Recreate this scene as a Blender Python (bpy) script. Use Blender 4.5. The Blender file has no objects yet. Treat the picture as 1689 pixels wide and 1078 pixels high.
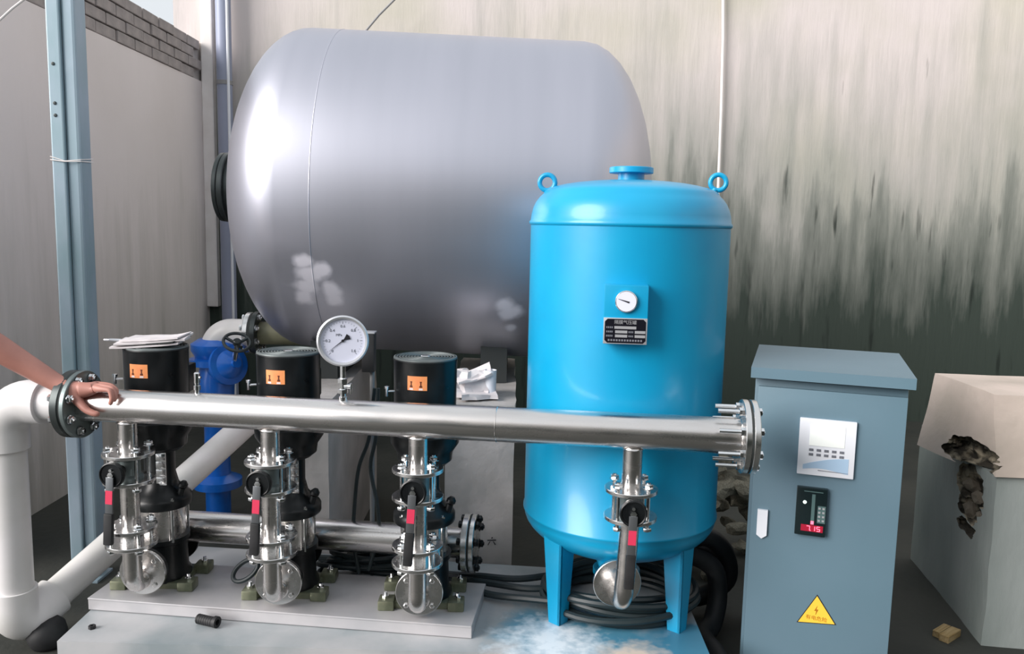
import bpy, bmesh, math, random
from mathutils import Vector, Matrix, noise

random.seed(7)
scene = bpy.context.scene
col = scene.collection

# ------------------------------------------------------------------ camera
F_PX, W_PX, H_PX, EYE = 1350.0, 1689.0, 1078.0, 1.40
PITCH, ROLL = math.radians(7.05), math.radians(1.2)
fw = Vector((0, math.cos(PITCH), -math.sin(PITCH)))
r0 = Vector((1, 0, 0)); u0 = r0.cross(fw)
rt = r0 * math.cos(ROLL) + u0 * math.sin(ROLL); up = rt.cross(fw)
CAM = Vector((0, 0, EYE))
cam_d = bpy.data.cameras.new('camera'); cam_d.sensor_width = 36.0
cam_d.lens = F_PX / W_PX * 36.0; cam_d.clip_start = 0.02
cam = bpy.data.objects.new('camera', cam_d); col.objects.link(cam)
cam.matrix_world = Matrix(((rt.x, up.x, -fw.x, CAM.x), (rt.y, up.y, -fw.y, CAM.y), (rt.z, up.z, -fw.z, CAM.z), (0, 0, 0, 1)))
scene.camera = cam

def P(x, y, d):                       # survey helper: photo point at distance d along +Y
    v = fw + rt * ((x - W_PX / 2) / F_PX) - up * ((y - H_PX / 2) / F_PX)
    return CAM + v * (d / v.y)
def PZ(x, y, z):                      # survey helper: photo point on a level z
    v = fw + rt * ((x - W_PX / 2) / F_PX) - up * ((y - H_PX / 2) / F_PX)
    return CAM + v * ((z - EYE) / v.z)

# ------------------------------------------------------------------ world and light
scene.view_settings.view_transform = 'Standard'
scene.view_settings.look = 'None'
scene.view_settings.gamma = 1.0
scene.view_settings.use_curve_mapping = False
scene.view_settings.exposure = 0.12
w = bpy.data.worlds.new('overcast_sky'); scene.world = w; w.use_nodes = True
bg = w.node_tree.nodes['Background']
bg.inputs['Color'].default_value = (0.90, 0.95, 1.0, 1)
bg.inputs['Strength'].default_value = 0.82
sun_d = bpy.data.lights.new('hazy_sun', 'SUN'); sun_d.energy = 4.8; sun_d.angle = math.radians(40)
sun_d.color = (1.0, 0.95, 0.92)
sun = bpy.data.objects.new('hazy_sun', sun_d); col.objects.link(sun)
sun.rotation_euler = Vector((0.75, 0.45, -0.38)).to_track_quat('-Z', 'Y').to_euler()

# ------------------------------------------------------------------ materials
def nn(t, k, **kw):
    n = t.nodes.new(k)
    for a, b in kw.items(): setattr(n, a, b)
    return n
def mat(name, c, rough=0.5, metal=0.0, c2=None, scale=6.0, amt=1.0, bump=0.0, bscale=40.0, rvar=0.0, spec=None, coat=0.0, stretch=(1, 1, 1), emit=None, estr=0.0, detail=4.0, lo=0.35, hi=0.68):
    m = bpy.data.materials.new(name); m.use_nodes = True
    t = m.node_tree; b = t.nodes['Principled BSDF']
    b.inputs['Base Color'].default_value = (*c, 1); b.inputs['Roughness'].default_value = rough
    b.inputs['Metallic'].default_value = metal
    if spec is not None: b.inputs['Specular IOR Level'].default_value = spec
    if coat: b.inputs['Coat Weight'].default_value = coat; b.inputs['Coat Roughness'].default_value = 0.12
    if emit: b.inputs['Emission Color'].default_value = (*emit, 1); b.inputs['Emission Strength'].default_value = estr
    tc = nn(t, 'ShaderNodeTexCoord'); mp = nn(t, 'ShaderNodeMapping'); mp.inputs['Scale'].default_value = stretch
    t.links.new(tc.outputs['Object'], mp.inputs['Vector'])
    if c2 is not None or rvar:
        n = nn(t, 'ShaderNodeTexNoise'); n.inputs['Scale'].default_value = scale; n.inputs['Detail'].default_value = detail
        t.links.new(mp.outputs['Vector'], n.inputs['Vector'])
        rp = nn(t, 'ShaderNodeMapRange'); rp.inputs[1].default_value = lo; rp.inputs[2].default_value = hi
        t.links.new(n.outputs['Fac'], rp.inputs[0])
        if c2 is not None:
            mx = nn(t, 'ShaderNodeMix', data_type='RGBA'); mx.inputs[6].default_value = (*c, 1); mx.inputs[7].default_value = (*c2, 1)
            ml = nn(t, 'ShaderNodeMath', operation='MULTIPLY'); ml.inputs[1].default_value = amt
            t.links.new(rp.outputs[0], ml.inputs[0]); t.links.new(ml.outputs[0], mx.inputs[0]); t.links.new(mx.outputs[2], b.inputs['Base Color'])
        if rvar:
            r2 = nn(t, 'ShaderNodeMapRange'); r2.inputs[3].default_value = max(0.02, rough - rvar); r2.inputs[4].default_value = rough + rvar
            t.links.new(rp.outputs[0], r2.inputs[0]); t.links.new(r2.outputs[0], b.inputs['Roughness'])
    if bump:
        n2 = nn(t, 'ShaderNodeTexNoise'); n2.inputs['Scale'].default_value = bscale; n2.inputs['Detail'].default_value = 5
        t.links.new(mp.outputs['Vector'], n2.inputs['Vector'])
        bp = nn(t, 'ShaderNodeBump'); bp.inputs['Strength'].default_value = bump; bp.inputs['Distance'].default_value = 0.01
        t.links.new(n2.outputs['Fac'], bp.inputs['Height']); t.links.new(bp.outputs[0], b.inputs['Normal'])
    return m
def srgb(h):
    v = [int(h[i:i + 2], 16) / 255 for i in (0, 2, 4)]
    return tuple(x / 12.92 if x <= 0.04045 else ((x + 0.055) / 1.055) ** 2.4 for x in v)

M = {}
M['inox'] = mat('polished_stainless', (0.78, 0.75, 0.73), 0.27, 1.0, c2=(0.66, 0.63, 0.61), scale=5, stretch=(1, 6, 6), rvar=0.06)
M['chrome'] = mat('bright_zinc', (0.80, 0.81, 0.82), 0.16, 1.0, rvar=0.06, scale=30)
M['flange'] = mat('machined_stainless', (0.76, 0.75, 0.74), 0.26, 1.0, rvar=0.08, scale=20)
M['blue'] = mat('sky_blue_enamel', srgb('069cc8'), 0.36, 0.0, c2=srgb('0693c2'), scale=4, coat=0.2, bump=0.03, bscale=14)
M['darkblue'] = mat('deep_blue_enamel', srgb('1068cc'), 0.30, 0.0, c2=srgb('0a58b0'), scale=9, coat=0.3)
M['black'] = mat('black_motor_enamel', (0.005, 0.006, 0.007), 0.33, 0.0, rvar=0.06, scale=12, c2=(0.009, 0.011, 0.012), spec=0.35)
M['blacksoft'] = mat('black_rubber', (0.010, 0.011, 0.012), 0.6, 0.0, c2=(0.02, 0.02, 0.022), scale=20)
M['vent'] = mat('grey_fan_grille', (0.16, 0.18, 0.18), 0.45, 0.3, c2=(0.10, 0.12, 0.12), scale=18)
M['pvc'] = mat('white_plastic_pipe', srgb('e6e3e4'), 0.38, 0.0, c2=srgb('d3d2cd'), scale=5, amt=0.8)
M['cab'] = mat('grey_blue_cabinet_paint', srgb('637c8a'), 0.42, 0.0, c2=srgb('5d7885'), scale=2.5, bump=0.02, bscale=120)
M['column'] = mat('grey_blue_steel_paint', srgb('9fafbd'), 0.40, 0.1, c2=srgb('86a0a8'), scale=7, stretch=(1, 1, 0.4))
M['gasket'] = mat('dark_gasket', (0.02, 0.025, 0.025), 0.7)
M['white'] = mat('white_plastic', srgb('e6e9f0'), 0.35)
M['dial'] = mat('white_dial_face', srgb('dcdff0'), 0.5)
M['ink'] = mat('black_print', (0.01, 0.01, 0.015), 0.6)
M['inkgrey'] = mat('grey_print', (0.16, 0.17, 0.2), 0.6)
M['red'] = mat('red_label', srgb('d83a5a'), 0.45)
M['leversteel'] = mat('grey_lever_steel', (0.16, 0.17, 0.18), 0.42, 0.7)
M['orange'] = mat('orange_sticker', srgb('f0a063'), 0.5, c2=srgb('ee8e58'), scale=25)
M['brown'] = mat('brown_print', srgb('5a2408'), 0.6)
M['yellow'] = mat('yellow_sticker', srgb('f2c445'), 0.4)
M['bolt_mark'] = mat('orange_print', srgb('a86a14'), 0.5)
M['screen'] = mat('pale_lcd', srgb('e9ecea'), 0.3, emit=srgb('e6ece6'), estr=0.25)
M['skyprint'] = mat('light_blue_print', srgb('a9c4dd'), 0.4)
M['meter'] = mat('dark_meter_face', (0.008, 0.016, 0.018), 0.2)
M['meterkey'] = mat('meter_keys', (0.07, 0.13, 0.13), 0.5)
M['led'] = mat('red_led', (0.8, 0.1, 0.15), 0.4, emit=(1.0, 0.12, 0.2), estr=2.2)
M['ledwin'] = mat('red_led_window', (0.20, 0.01, 0.02), 0.3, emit=(0.6, 0.01, 0.06), estr=0.35)
M['ledw'] = mat('white_led', (0.8, 0.9, 0.85), 0.4, emit=(0.8, 1.0, 0.9), estr=1.5)
M['plate'] = mat('black_nameplate', (0.008, 0.008, 0.014), 0.3, 0.2)
M['alu'] = mat('plate_aluminium', (0.62, 0.63, 0.66), 0.35, 0.6)
M['rub'] = mat('grey_rubble', srgb('8a8678'), 0.9, c2=srgb('5c5a4c'), scale=12, bump=0.4, bscale=50)
M['paper'] = mat('white_paper', srgb('e6e0e0'), 0.8, c2=srgb('cfc9cb'), scale=14)
M['wood'] = mat('pale_wood', srgb('b09a72'), 0.8, c2=srgb('8c7448'), scale=10, stretch=(1, 8, 8))
M['cable'] = mat('black_cable_sheath', (0.018, 0.030, 0.034), 0.45)
M['string'] = mat('white_cord', srgb('e8e2df'), 0.8)
M['greywire'] = mat('grey_wire', srgb('8f8f90'), 0.6)
M['olive'] = mat('zinc_passivated_foot', (0.28, 0.29, 0.20), 0.4, 0.7, c2=(0.16, 0.18, 0.12), scale=20)
M['skid'] = mat('galvanised_channel', srgb('c9c6c8'), 0.38, 0.25, c2=srgb('b3b3b6'), scale=5, rvar=0.1)
M['conc'] = mat('pale_concrete', srgb('c4bfbd'), 0.8, c2=srgb('a9a6a3'), scale=5, bump=0.35, bscale=30)
M['saddle'] = mat('dark_steel', (0.03, 0.035, 0.035), 0.6)
M['port'] = mat('dark_port_metal', (0.06, 0.07, 0.07), 0.35, 0.6)
M['beige'] = mat('beige_plaster', srgb('c9bab0'), 0.85, c2=srgb('b2a79c'), scale=4, bump=0.25, bscale=25)
M['soil'] = mat('dark_crumbled_core', (0.035, 0.030, 0.022), 0.95, c2=(0.30, 0.26, 0.19), scale=14, lo=0.48, hi=0.62, bump=0.8, bscale=40)
M['brick'] = mat('grey_brick', srgb('b3a9a6'), 0.9, c2=srgb('96908e'), scale=9, bump=0.3, bscale=40)
M['skin'] = mat('skin', srgb('b98275'), 0.5, c2=srgb('a87468'), scale=9)
M['shirt'] = mat('dark_shirt', (0.05, 0.06, 0.08), 0.9)
M['trousers'] = mat('dark_trousers', (0.03, 0.03, 0.035), 0.9)
M['hair'] = mat('black_hair', (0.01, 0.009, 0.008), 0.6)
M['dullsteel'] = mat('dull_steel', (0.20, 0.24, 0.24), 0.45, 0.7, rvar=0.1, scale=20)
M['tan'] = mat('dull_tan_stub', srgb('8b8a70'), 0.5, c2=srgb('76765e'), scale=9)

# wall plaster: streaks of damp and moss, plus shade towards the floor painted in
def wall_mat(name, base, base2, grey, moss_shade, damp_shade, green, z_mid, z_w, amount):
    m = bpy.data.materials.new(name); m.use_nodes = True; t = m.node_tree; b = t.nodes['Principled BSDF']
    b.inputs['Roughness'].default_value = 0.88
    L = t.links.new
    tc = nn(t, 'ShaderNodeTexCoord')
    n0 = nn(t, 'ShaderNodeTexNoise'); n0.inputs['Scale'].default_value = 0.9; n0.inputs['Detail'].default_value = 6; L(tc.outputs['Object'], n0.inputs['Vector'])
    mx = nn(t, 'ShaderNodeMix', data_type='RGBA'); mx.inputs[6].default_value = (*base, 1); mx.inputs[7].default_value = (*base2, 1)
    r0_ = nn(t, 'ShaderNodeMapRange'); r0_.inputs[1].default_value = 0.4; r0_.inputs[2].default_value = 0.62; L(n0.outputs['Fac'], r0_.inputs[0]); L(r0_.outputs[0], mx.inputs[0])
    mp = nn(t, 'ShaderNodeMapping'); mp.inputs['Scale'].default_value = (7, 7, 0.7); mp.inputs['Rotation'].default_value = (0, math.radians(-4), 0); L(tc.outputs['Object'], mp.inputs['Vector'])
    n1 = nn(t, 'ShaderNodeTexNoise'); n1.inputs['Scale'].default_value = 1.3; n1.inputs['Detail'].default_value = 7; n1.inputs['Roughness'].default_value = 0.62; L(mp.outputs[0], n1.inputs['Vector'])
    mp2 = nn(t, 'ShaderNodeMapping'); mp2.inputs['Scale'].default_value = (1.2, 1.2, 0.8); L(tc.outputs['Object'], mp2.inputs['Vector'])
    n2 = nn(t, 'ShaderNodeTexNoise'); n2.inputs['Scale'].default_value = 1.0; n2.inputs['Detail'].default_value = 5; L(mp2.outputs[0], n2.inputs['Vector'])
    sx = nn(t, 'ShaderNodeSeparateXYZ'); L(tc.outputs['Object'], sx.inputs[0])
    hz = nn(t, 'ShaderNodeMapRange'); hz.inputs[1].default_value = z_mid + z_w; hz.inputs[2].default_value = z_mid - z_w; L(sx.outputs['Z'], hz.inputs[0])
    # ragged edge of stain and painted shade: height shifted by streaks and patches
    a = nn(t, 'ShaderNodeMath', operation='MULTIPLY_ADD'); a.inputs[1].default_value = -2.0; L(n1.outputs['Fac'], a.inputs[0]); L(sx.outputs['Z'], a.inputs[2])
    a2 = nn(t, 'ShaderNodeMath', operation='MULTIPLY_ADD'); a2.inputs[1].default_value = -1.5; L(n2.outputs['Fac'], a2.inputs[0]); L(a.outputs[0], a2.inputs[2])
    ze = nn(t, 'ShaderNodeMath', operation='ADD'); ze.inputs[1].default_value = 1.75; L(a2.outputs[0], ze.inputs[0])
    dm = nn(t, 'ShaderNodeMapRange'); dm.inputs[1].default_value = damp_shade[0]; dm.inputs[2].default_value = damp_shade[1]; dm.inputs[4].default_value = amount; L(ze.outputs[0], dm.inputs[0])  # grey layer carries the wall's downward shading in its colour
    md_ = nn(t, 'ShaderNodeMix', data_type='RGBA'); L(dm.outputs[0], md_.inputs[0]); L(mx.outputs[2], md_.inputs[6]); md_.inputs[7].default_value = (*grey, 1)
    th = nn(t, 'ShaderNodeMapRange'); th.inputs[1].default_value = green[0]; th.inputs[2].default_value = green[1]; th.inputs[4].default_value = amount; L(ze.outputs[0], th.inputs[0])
    mm = nn(t, 'ShaderNodeMix', data_type='RGBA'); L(th.outputs[0], mm.inputs[0]); L(md_.outputs[2], mm.inputs[6]); mm.inputs[7].default_value = (*moss_shade, 1)
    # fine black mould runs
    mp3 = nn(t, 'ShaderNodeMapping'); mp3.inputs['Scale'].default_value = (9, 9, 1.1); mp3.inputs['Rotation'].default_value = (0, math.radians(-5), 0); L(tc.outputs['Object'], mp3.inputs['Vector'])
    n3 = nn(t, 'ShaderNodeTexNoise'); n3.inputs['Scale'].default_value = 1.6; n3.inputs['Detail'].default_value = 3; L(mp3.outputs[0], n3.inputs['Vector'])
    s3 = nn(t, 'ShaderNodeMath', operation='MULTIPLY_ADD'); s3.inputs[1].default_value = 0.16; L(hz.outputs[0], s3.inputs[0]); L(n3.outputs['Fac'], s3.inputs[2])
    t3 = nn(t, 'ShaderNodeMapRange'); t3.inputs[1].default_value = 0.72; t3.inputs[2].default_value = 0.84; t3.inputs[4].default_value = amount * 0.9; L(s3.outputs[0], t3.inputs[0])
    m3 = nn(t, 'ShaderNodeMix', data_type='RGBA'); L(t3.outputs[0], m3.inputs[0]); L(mm.outputs[2], m3.inputs[6]); m3.inputs[7].default_value = (*[x * 0.45 for x in moss_shade], 1)
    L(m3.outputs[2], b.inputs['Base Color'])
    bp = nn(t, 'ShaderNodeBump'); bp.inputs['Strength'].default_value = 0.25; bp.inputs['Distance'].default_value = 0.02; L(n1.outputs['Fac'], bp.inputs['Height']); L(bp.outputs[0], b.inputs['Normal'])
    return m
M['wallb'] = wall_mat('mossy_shaded_plaster', srgb('d2c9c6'), srgb('c3beb2'), srgb('93968f'), srgb('2e3b34'), (3.0, 1.5), (1.85, 0.70), 1.35, 1.35, 0.95)
M['walll'] = wall_mat('pale_plaster', srgb('efe6e4'), srgb('e8dfdc'), srgb('b4b1a8'), srgb('77776a'), (1.6, 0.2), (0.5, -0.6), 0.0, 1.2, 0.6)

def floor_mat(name, c, c2, c3):
    m = mat(name, c, 0.75, 0.0, c2=c2, scale=1.8, bump=0.4, bscale=18)
    return m
M['floor'] = floor_mat('dusty_dark_floor', srgb('3b3c37'), srgb('262a27'), None)

# plinth: concrete with blue and white paint spills
def plinth_mat():
    m = bpy.data.materials.new('painted_plinth'); m.use_nodes = True; t = m.node_tree; b = t.nodes['Principled BSDF']; L = t.links.new
    tc = nn(t, 'ShaderNodeTexCoord')
    n = nn(t, 'ShaderNodeTexNoise'); n.inputs['Scale'].default_value = 3; n.inputs['Detail'].default_value = 6; L(tc.outputs['Object'], n.inputs['Vector'])
    mx = nn(t, 'ShaderNodeMix', data_type='RGBA'); mx.inputs[6].default_value = (*srgb('b5b6b8'), 1); mx.inputs[7].default_value = (*srgb('8b9599'), 1)
    rr = nn(t, 'ShaderNodeMapRange'); rr.inputs[1].default_value = 0.38; rr.inputs[2].default_value = 0.62; L(n.outputs['Fac'], rr.inputs[0]); L(rr.outputs[0], mx.inputs[0])
    def spill(prev, centre, rad, colour, sc, lo, hi):
        vs = nn(t, 'ShaderNodeVectorMath', operation='DISTANCE'); L(tc.outputs['Object'], vs.inputs[0]); vs.inputs[1].default_value = centre
        k = nn(t, 'ShaderNodeMapRange'); k.inputs[1].default_value = rad; k.inputs[2].default_value = 0; L(vs.outputs['Value'], k.inputs[0])
        q = nn(t, 'ShaderNodeTexNoise'); q.inputs['Scale'].default_value = sc; q.inputs['Detail'].default_value = 6; L(tc.outputs['Object'], q.inputs['Vector'])
        ad = nn(t, 'ShaderNodeMath', operation='ADD'); L(k.outputs[0], ad.inputs[0]); L(q.outputs['Fac'], ad.inputs[1])
        th = nn(t, 'ShaderNodeMapRange'); th.inputs[1].default_value = lo; th.inputs[2].default_value = hi; L(ad.outputs[0], th.inputs[0])
        mm = nn(t, 'ShaderNodeMix', data_type='RGBA'); L(th.outputs[0], mm.inputs[0]); L(prev, mm.inputs[6]); mm.inputs[7].default_value = (*colour, 1)
        return mm.outputs[2]
    o = spill(mx.outputs[2], (0.25, 2.50, 0.06), 0.45, srgb('4f8aa4'), 9, 0.75, 1.1)
    o = spill(o, (0.62, 2.52, 0.06), 0.40, srgb('3f7c98'), 8, 0.85, 1.15)
    o = spill(o, (0.16, 2.50, 0.06), 0.34, srgb('dfe9f0'), 24, 0.85, 1.35)
    o = spill(o, (0.40, 2.42, 0.06), 0.20, srgb('d3c8bc'), 18, 0.85, 1.3)
    L(o, b.inputs['Base Color']); b.inputs['Roughness'].default_value = 0.42
    return m
M['plinth'] = plinth_mat()

# steel tank with pale paint daubs over its test welds (positions in tank coordinates)
def tank_mat(points):
    m = bpy.data.materials.new('matt_stainless_sheet'); m.use_nodes = True; t = m.node_tree; b = t.nodes['Principled BSDF']; L = t.links.new
    b.inputs['Metallic'].default_value = 0.85; b.inputs['Roughness'].default_value = 0.42
    tc = nn(t, 'ShaderNodeTexCoord')
    mp = nn(t, 'ShaderNodeMapping'); mp.inputs['Scale'].default_value = (6, 0.6, 0.6); L(tc.outputs['Object'], mp.inputs['Vector'])
    n = nn(t, 'ShaderNodeTexNoise'); n.inputs['Scale'].default_value = 1.2; n.inputs['Detail'].default_value = 4; L(mp.outputs[0], n.inputs['Vector'])
    mx = nn(t, 'ShaderNodeMix', data_type='RGBA'); mx.inputs[6].default_value = (0.56, 0.56, 0.63, 1); mx.inputs[7].default_value = (0.45, 0.46, 0.52, 1); L(n.outputs['Fac'], mx.inputs[0])
    prev = mx.outputs[2]; fac = None
    for (c, rad) in points:
        vs = nn(t, 'ShaderNodeVectorMath', operation='DISTANCE'); L(tc.outputs['Object'], vs.inputs[0]); vs.inputs[1].default_value = c
        q = nn(t, 'ShaderNodeTexNoise'); q.inputs['Scale'].default_value = 22; q.inputs['Detail'].default_value = 3; L(tc.outputs['Object'], q.inputs['Vector'])
        k = nn(t, 'ShaderNodeMath', operation='MULTIPLY_ADD'); k.inputs[1].default_value = rad * 1.3; L(q.outputs['Fac'], k.inputs[0]); L(vs.outputs['Value'], k.inputs[2])
        th = nn(t, 'ShaderNodeMapRange'); th.inputs[1].default_value = rad * 2.0; th.inputs[2].default_value = rad * 1.25; L(k.outputs[0], th.inputs[0])
        if fac is None: fac = th.outputs[0]
        else:
            mxx = nn(t, 'ShaderNodeMath', operation='MAXIMUM'); L(fac, mxx.inputs[0]); L(th.outputs[0], mxx.inputs[1]); fac = mxx.outputs[0]
    f2 = nn(t, 'ShaderNodeMath', operation='MULTIPLY'); f2.inputs[1].default_value = 0.97; L(fac, f2.inputs[0])
    mm = nn(t, 'ShaderNodeMix', data_type='RGBA'); L(f2.outputs[0], mm.inputs[0]); L(prev, mm.inputs[6]); mm.inputs[7].default_value = (*srgb('d3d0d8'), 1)
    L(mm.outputs[2], b.inputs['Base Color'])
    iv = nn(t, 'ShaderNodeMapRange'); iv.inputs[3].default_value = 0.85; iv.inputs[4].default_value = 0.0; L(f2.outputs[0], iv.inputs[0]); L(iv.outputs[0], b.inputs['Metallic'])
    return m

# ------------------------------------------------------------------ mesh helpers
MW = {}
def frame(o, x, y):
    x = Vector(x).normalized(); z = x.cross(Vector(y)).normalized(); y = z.cross(x)
    return Matrix(((x.x, y.x, z.x, o[0]), (x.y, y.y, z.y, o[1]), (x.z, y.z, z.z, o[2]), (0, 0, 0, 1)))
def axis_frame(o, a):
    a = Vector(a).normalized(); h = Vector((0, 0, 1)) if abs(a.z) < 0.9 else Vector((1, 0, 0))
    x = h.cross(a).normalized(); y = a.cross(x)
    return Matrix(((x.x, y.x, a.x, o[0]), (x.y, y.y, a.y, o[1]), (x.z, y.z, a.z, o[2]), (0, 0, 0, 1)))
class MB:
    def __init__(s, T=None): s.v = []; s.f = []; s.T = T or Matrix.Identity(4)
    def add(s, vs, fs, T=None):
        k = len(s.v); A = s.T @ T if T else s.T
        s.v += [A @ Vector(p) for p in vs]; s.f += [tuple(i + k for i in f) for f in fs]; return s
    def lathe(s, prof, o=(0, 0, 0), ax=(0, 0, 1), n=28, closed=False):
        T = axis_frame(o, ax); vs = []; fs = []; idx = []
        for r, h in prof:
            if r < 1e-6: idx.append([len(vs)]); vs.append((0, 0, h))
            else:
                idx.append(list(range(len(vs), len(vs) + n)))
                vs += [(r * math.cos(2 * math.pi * i / n), r * math.sin(2 * math.pi * i / n), h) for i in range(n)]
        pairs = list(zip(idx[:-1], idx[1:]))
        if closed: pairs.append((idx[-1], idx[0]))
        for a, b in pairs:
            for i in range(n):
                j = (i + 1) % n
                if len(a) == 1 and len(b) == 1: continue
                if len(a) == 1: fs.append((a[0], b[j], b[i]))
                elif len(b) == 1: fs.append((a[i], a[j], b[0]))
                else: fs.append((a[i], a[j], b[j], b[i]))
        return s.add(vs, fs, T)
    def cyl(s, p0, p1, r, r1=None, n=24):
        p0, p1 = Vector(p0), Vector(p1); h = (p1 - p0).length; r1 = r if r1 is None else r1
        return s.lathe([(0, 0), (r, 0), (r1, h), (0, h)], p0, p1 - p0, n)
    def ring(s, p0, p1, ro, ri, n=32, bev=0.0):
        p0, p1 = Vector(p0), Vector(p1); h = (p1 - p0).length; b = bev
        prof = [(ri, 0), (ro - b, 0), (ro, b), (ro, h - b), (ro - b, h), (ri, h)] if b else [(ri, 0), (ro, 0), (ro, h), (ri, h)]
        return s.lathe(prof, p0, p1 - p0, n, closed=True)
    def disc(s, p0, p1, r, b=0.002, n=40):
        p0, p1 = Vector(p0), Vector(p1); h = (p1 - p0).length
        return s.lathe([(0, 0), (r - b, 0), (r, b), (r, h - b), (r - b, h), (0, h)], p0, p1 - p0, n)
    def box(s, c, d, rz=0.0, bev=0.0, T=None):
        bm = bmesh.new(); bmesh.ops.create_cube(bm, size=1.0)
        for v in bm.verts: v.co = Vector((v.co.x * d[0], v.co.y * d[1], v.co.z * d[2]))
        if bev: bmesh.ops.bevel(bm, geom=list(bm.edges), offset=bev, segments=2, profile=0.6, affect='EDGES')
        A = Matrix.Translation(c) @ Matrix.Rotation(rz, 4, 'Z')
        if T: A = T @ A
        bm.verts.index_update()
        s.add([v.co.copy() for v in bm.verts], [tuple(v.index for v in f.verts) for f in bm.faces], A); bm.free(); return s
    def tube(s, pts, r, n=12, caps=True, closed=False):
        pts = [Vector(p) for p in pts]; m = len(pts); rs = r if isinstance(r, (list, tuple)) else [r] * m
        vs = []; fs = []; prev = None
        for i in range(m):
            if closed: t = pts[(i + 1) % m] - pts[i - 1]
            else: t = pts[min(i + 1, m - 1)] - pts[max(i - 1, 0)]
            t.normalize()
            if prev is None:
                h = Vector((0, 0, 1)) if abs(t.z) < 0.9 else Vector((1, 0, 0)); x = h.cross(t).normalized()
            else: x = (prev - t * prev.dot(t)).normalized()
            prev = x; y = t.cross(x)
            for k in range(n):
                a = 2 * math.pi * k / n; vs.append(pts[i] + (x * math.cos(a) + y * math.sin(a)) * rs[i])
        for i in range(m if closed else m - 1):
            i2 = (i + 1) % m
            for k in range(n):
                k2 = (k + 1) % n; fs.append((i * n + k, i * n + k2, i2 * n + k2, i2 * n + k))
        if caps and not closed: fs.append(tuple(range(n - 1, -1, -1))); fs.append(tuple((m - 1) * n + k for k in range(n)))
        return s.add(vs, fs)
    def torus(s, c, ax, R, r, n=36, k=10):
        T = axis_frame(c, ax)
        return s.tube([T @ Vector((R * math.cos(2 * math.pi * i / n), R * math.sin(2 * math.pi * i / n), 0)) for i in range(n)], r, k, closed=True)
    def prism(s, poly, h, T=None):        # polygon in xy, extruded along +z
        n = len(poly); vs = [(x, y, 0) for x, y in poly] + [(x, y, h) for x, y in poly]
        fs = [tuple(range(n - 1, -1, -1)), tuple(range(n, 2 * n))] + [(i, (i + 1) % n, n + (i + 1) % n, n + i) for i in range(n)]
        return s.add(vs, fs, T)
    def hexa(s, b4, t4):                   # eight free corners
        return s.add(list(b4) + list(t4), [(3, 2, 1, 0), (4, 5, 6, 7), (0, 1, 5, 4), (1, 2, 6, 5), (2, 3, 7, 6), (3, 0, 4, 7)])
    def text(s, body, size, T, depth=0.0004, align='CENTER', sx=1.0):
        cu = bpy.data.curves.new('t', 'FONT'); cu.body = body; cu.size = size; cu.align_x = align; cu.align_y = 'CENTER'; cu.extrude = depth; cu.resolution_u = 2
        o = bpy.data.objects.new('t', cu); col.objects.link(o)
        me = bpy.data.meshes.new_from_object(o.evaluated_get(bpy.context.evaluated_depsgraph_get()))
        s.add([(v.co.x * sx, v.co.y, v.co.z) for v in me.vertices], [tuple(p.vertices) for p in me.polygons], T)
        bpy.data.objects.remove(o); bpy.data.curves.remove(cu); bpy.data.meshes.remove(me); return s
    def mesh(s, name, m, inv=None, smooth=38):
        me = bpy.data.meshes.new(name)
        me.from_pydata([tuple(inv @ p) if inv else tuple(p) for p in s.v], [], s.f)
        if smooth:
            me.shade_smooth(); me.set_sharp_from_angle(angle=math.radians(smooth))
        me.materials.append(M[m] if isinstance(m, str) else m)
        bm = bmesh.new(); bm.from_mesh(me); bmesh.ops.recalc_face_normals(bm, faces=bm.faces); bm.to_mesh(me); bm.free()
        return me
    def build(s, name, m, parent=None, smooth=38, local=False, label=None):
        inv = None
        if parent is not None and not local: inv = wm(parent).inverted()
        me = s.mesh(name, m, inv, smooth); o = bpy.data.objects.new(name, me); col.objects.link(o); o.parent = parent
        if label: o['label'] = label
        return o
def wm(o):
    A = MW.get(o.name) or Matrix.Translation(o.location) @ o.rotation_euler.to_matrix().to_4x4()
    return wm(o.parent) @ A if o.parent and o.name not in MW else A
def thing(name, label, cat, loc=(0, 0, 0), rz=0.0, group=None):
    o = bpy.data.objects.new(name, None); col.objects.link(o); o.location = loc; o.rotation_euler = (0, 0, rz); o.empty_display_size = 0.05
    MW[o.name] = Matrix.Translation(loc) @ Matrix.Rotation(rz, 4, 'Z')
    return tag(o, label, cat, group)
def tag(o, label, cat, group=None):
    o['label'] = label; o['category'] = cat
    if group: o['group'] = group
    return o
def struct(o): o['kind'] = 'structure'; return o
def inst(name, me, parent, loc, rot=None):
    o = bpy.data.objects.new(name, me); col.objects.link(o); o.parent = parent; o.location = loc
    if rot is not None: o.rotation_euler = rot
    return o
def copy_tree(o, parent=None):
    c = o.copy(); col.objects.link(c); c.parent = parent
    for ch in list(o.children): copy_tree(ch, c)
    return c
def arc(c, a, b, r, n=10, t0=0.0, t1=math.pi / 2):
    a, b, c = Vector(a).normalized(), Vector(b).normalized(), Vector(c)
    return [c + (a * math.cos(t0 + (t1 - t0) * i / n) + b * math.sin(t0 + (t1 - t0) * i / n)) * r for i in range(n + 1)]

X, Y, Z = Vector((1, 0, 0)), Vector((0, 1, 0)), Vector((0, 0, 1))
TIER, PLINTH, FL = 0.105, 0.06, -0.085

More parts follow.
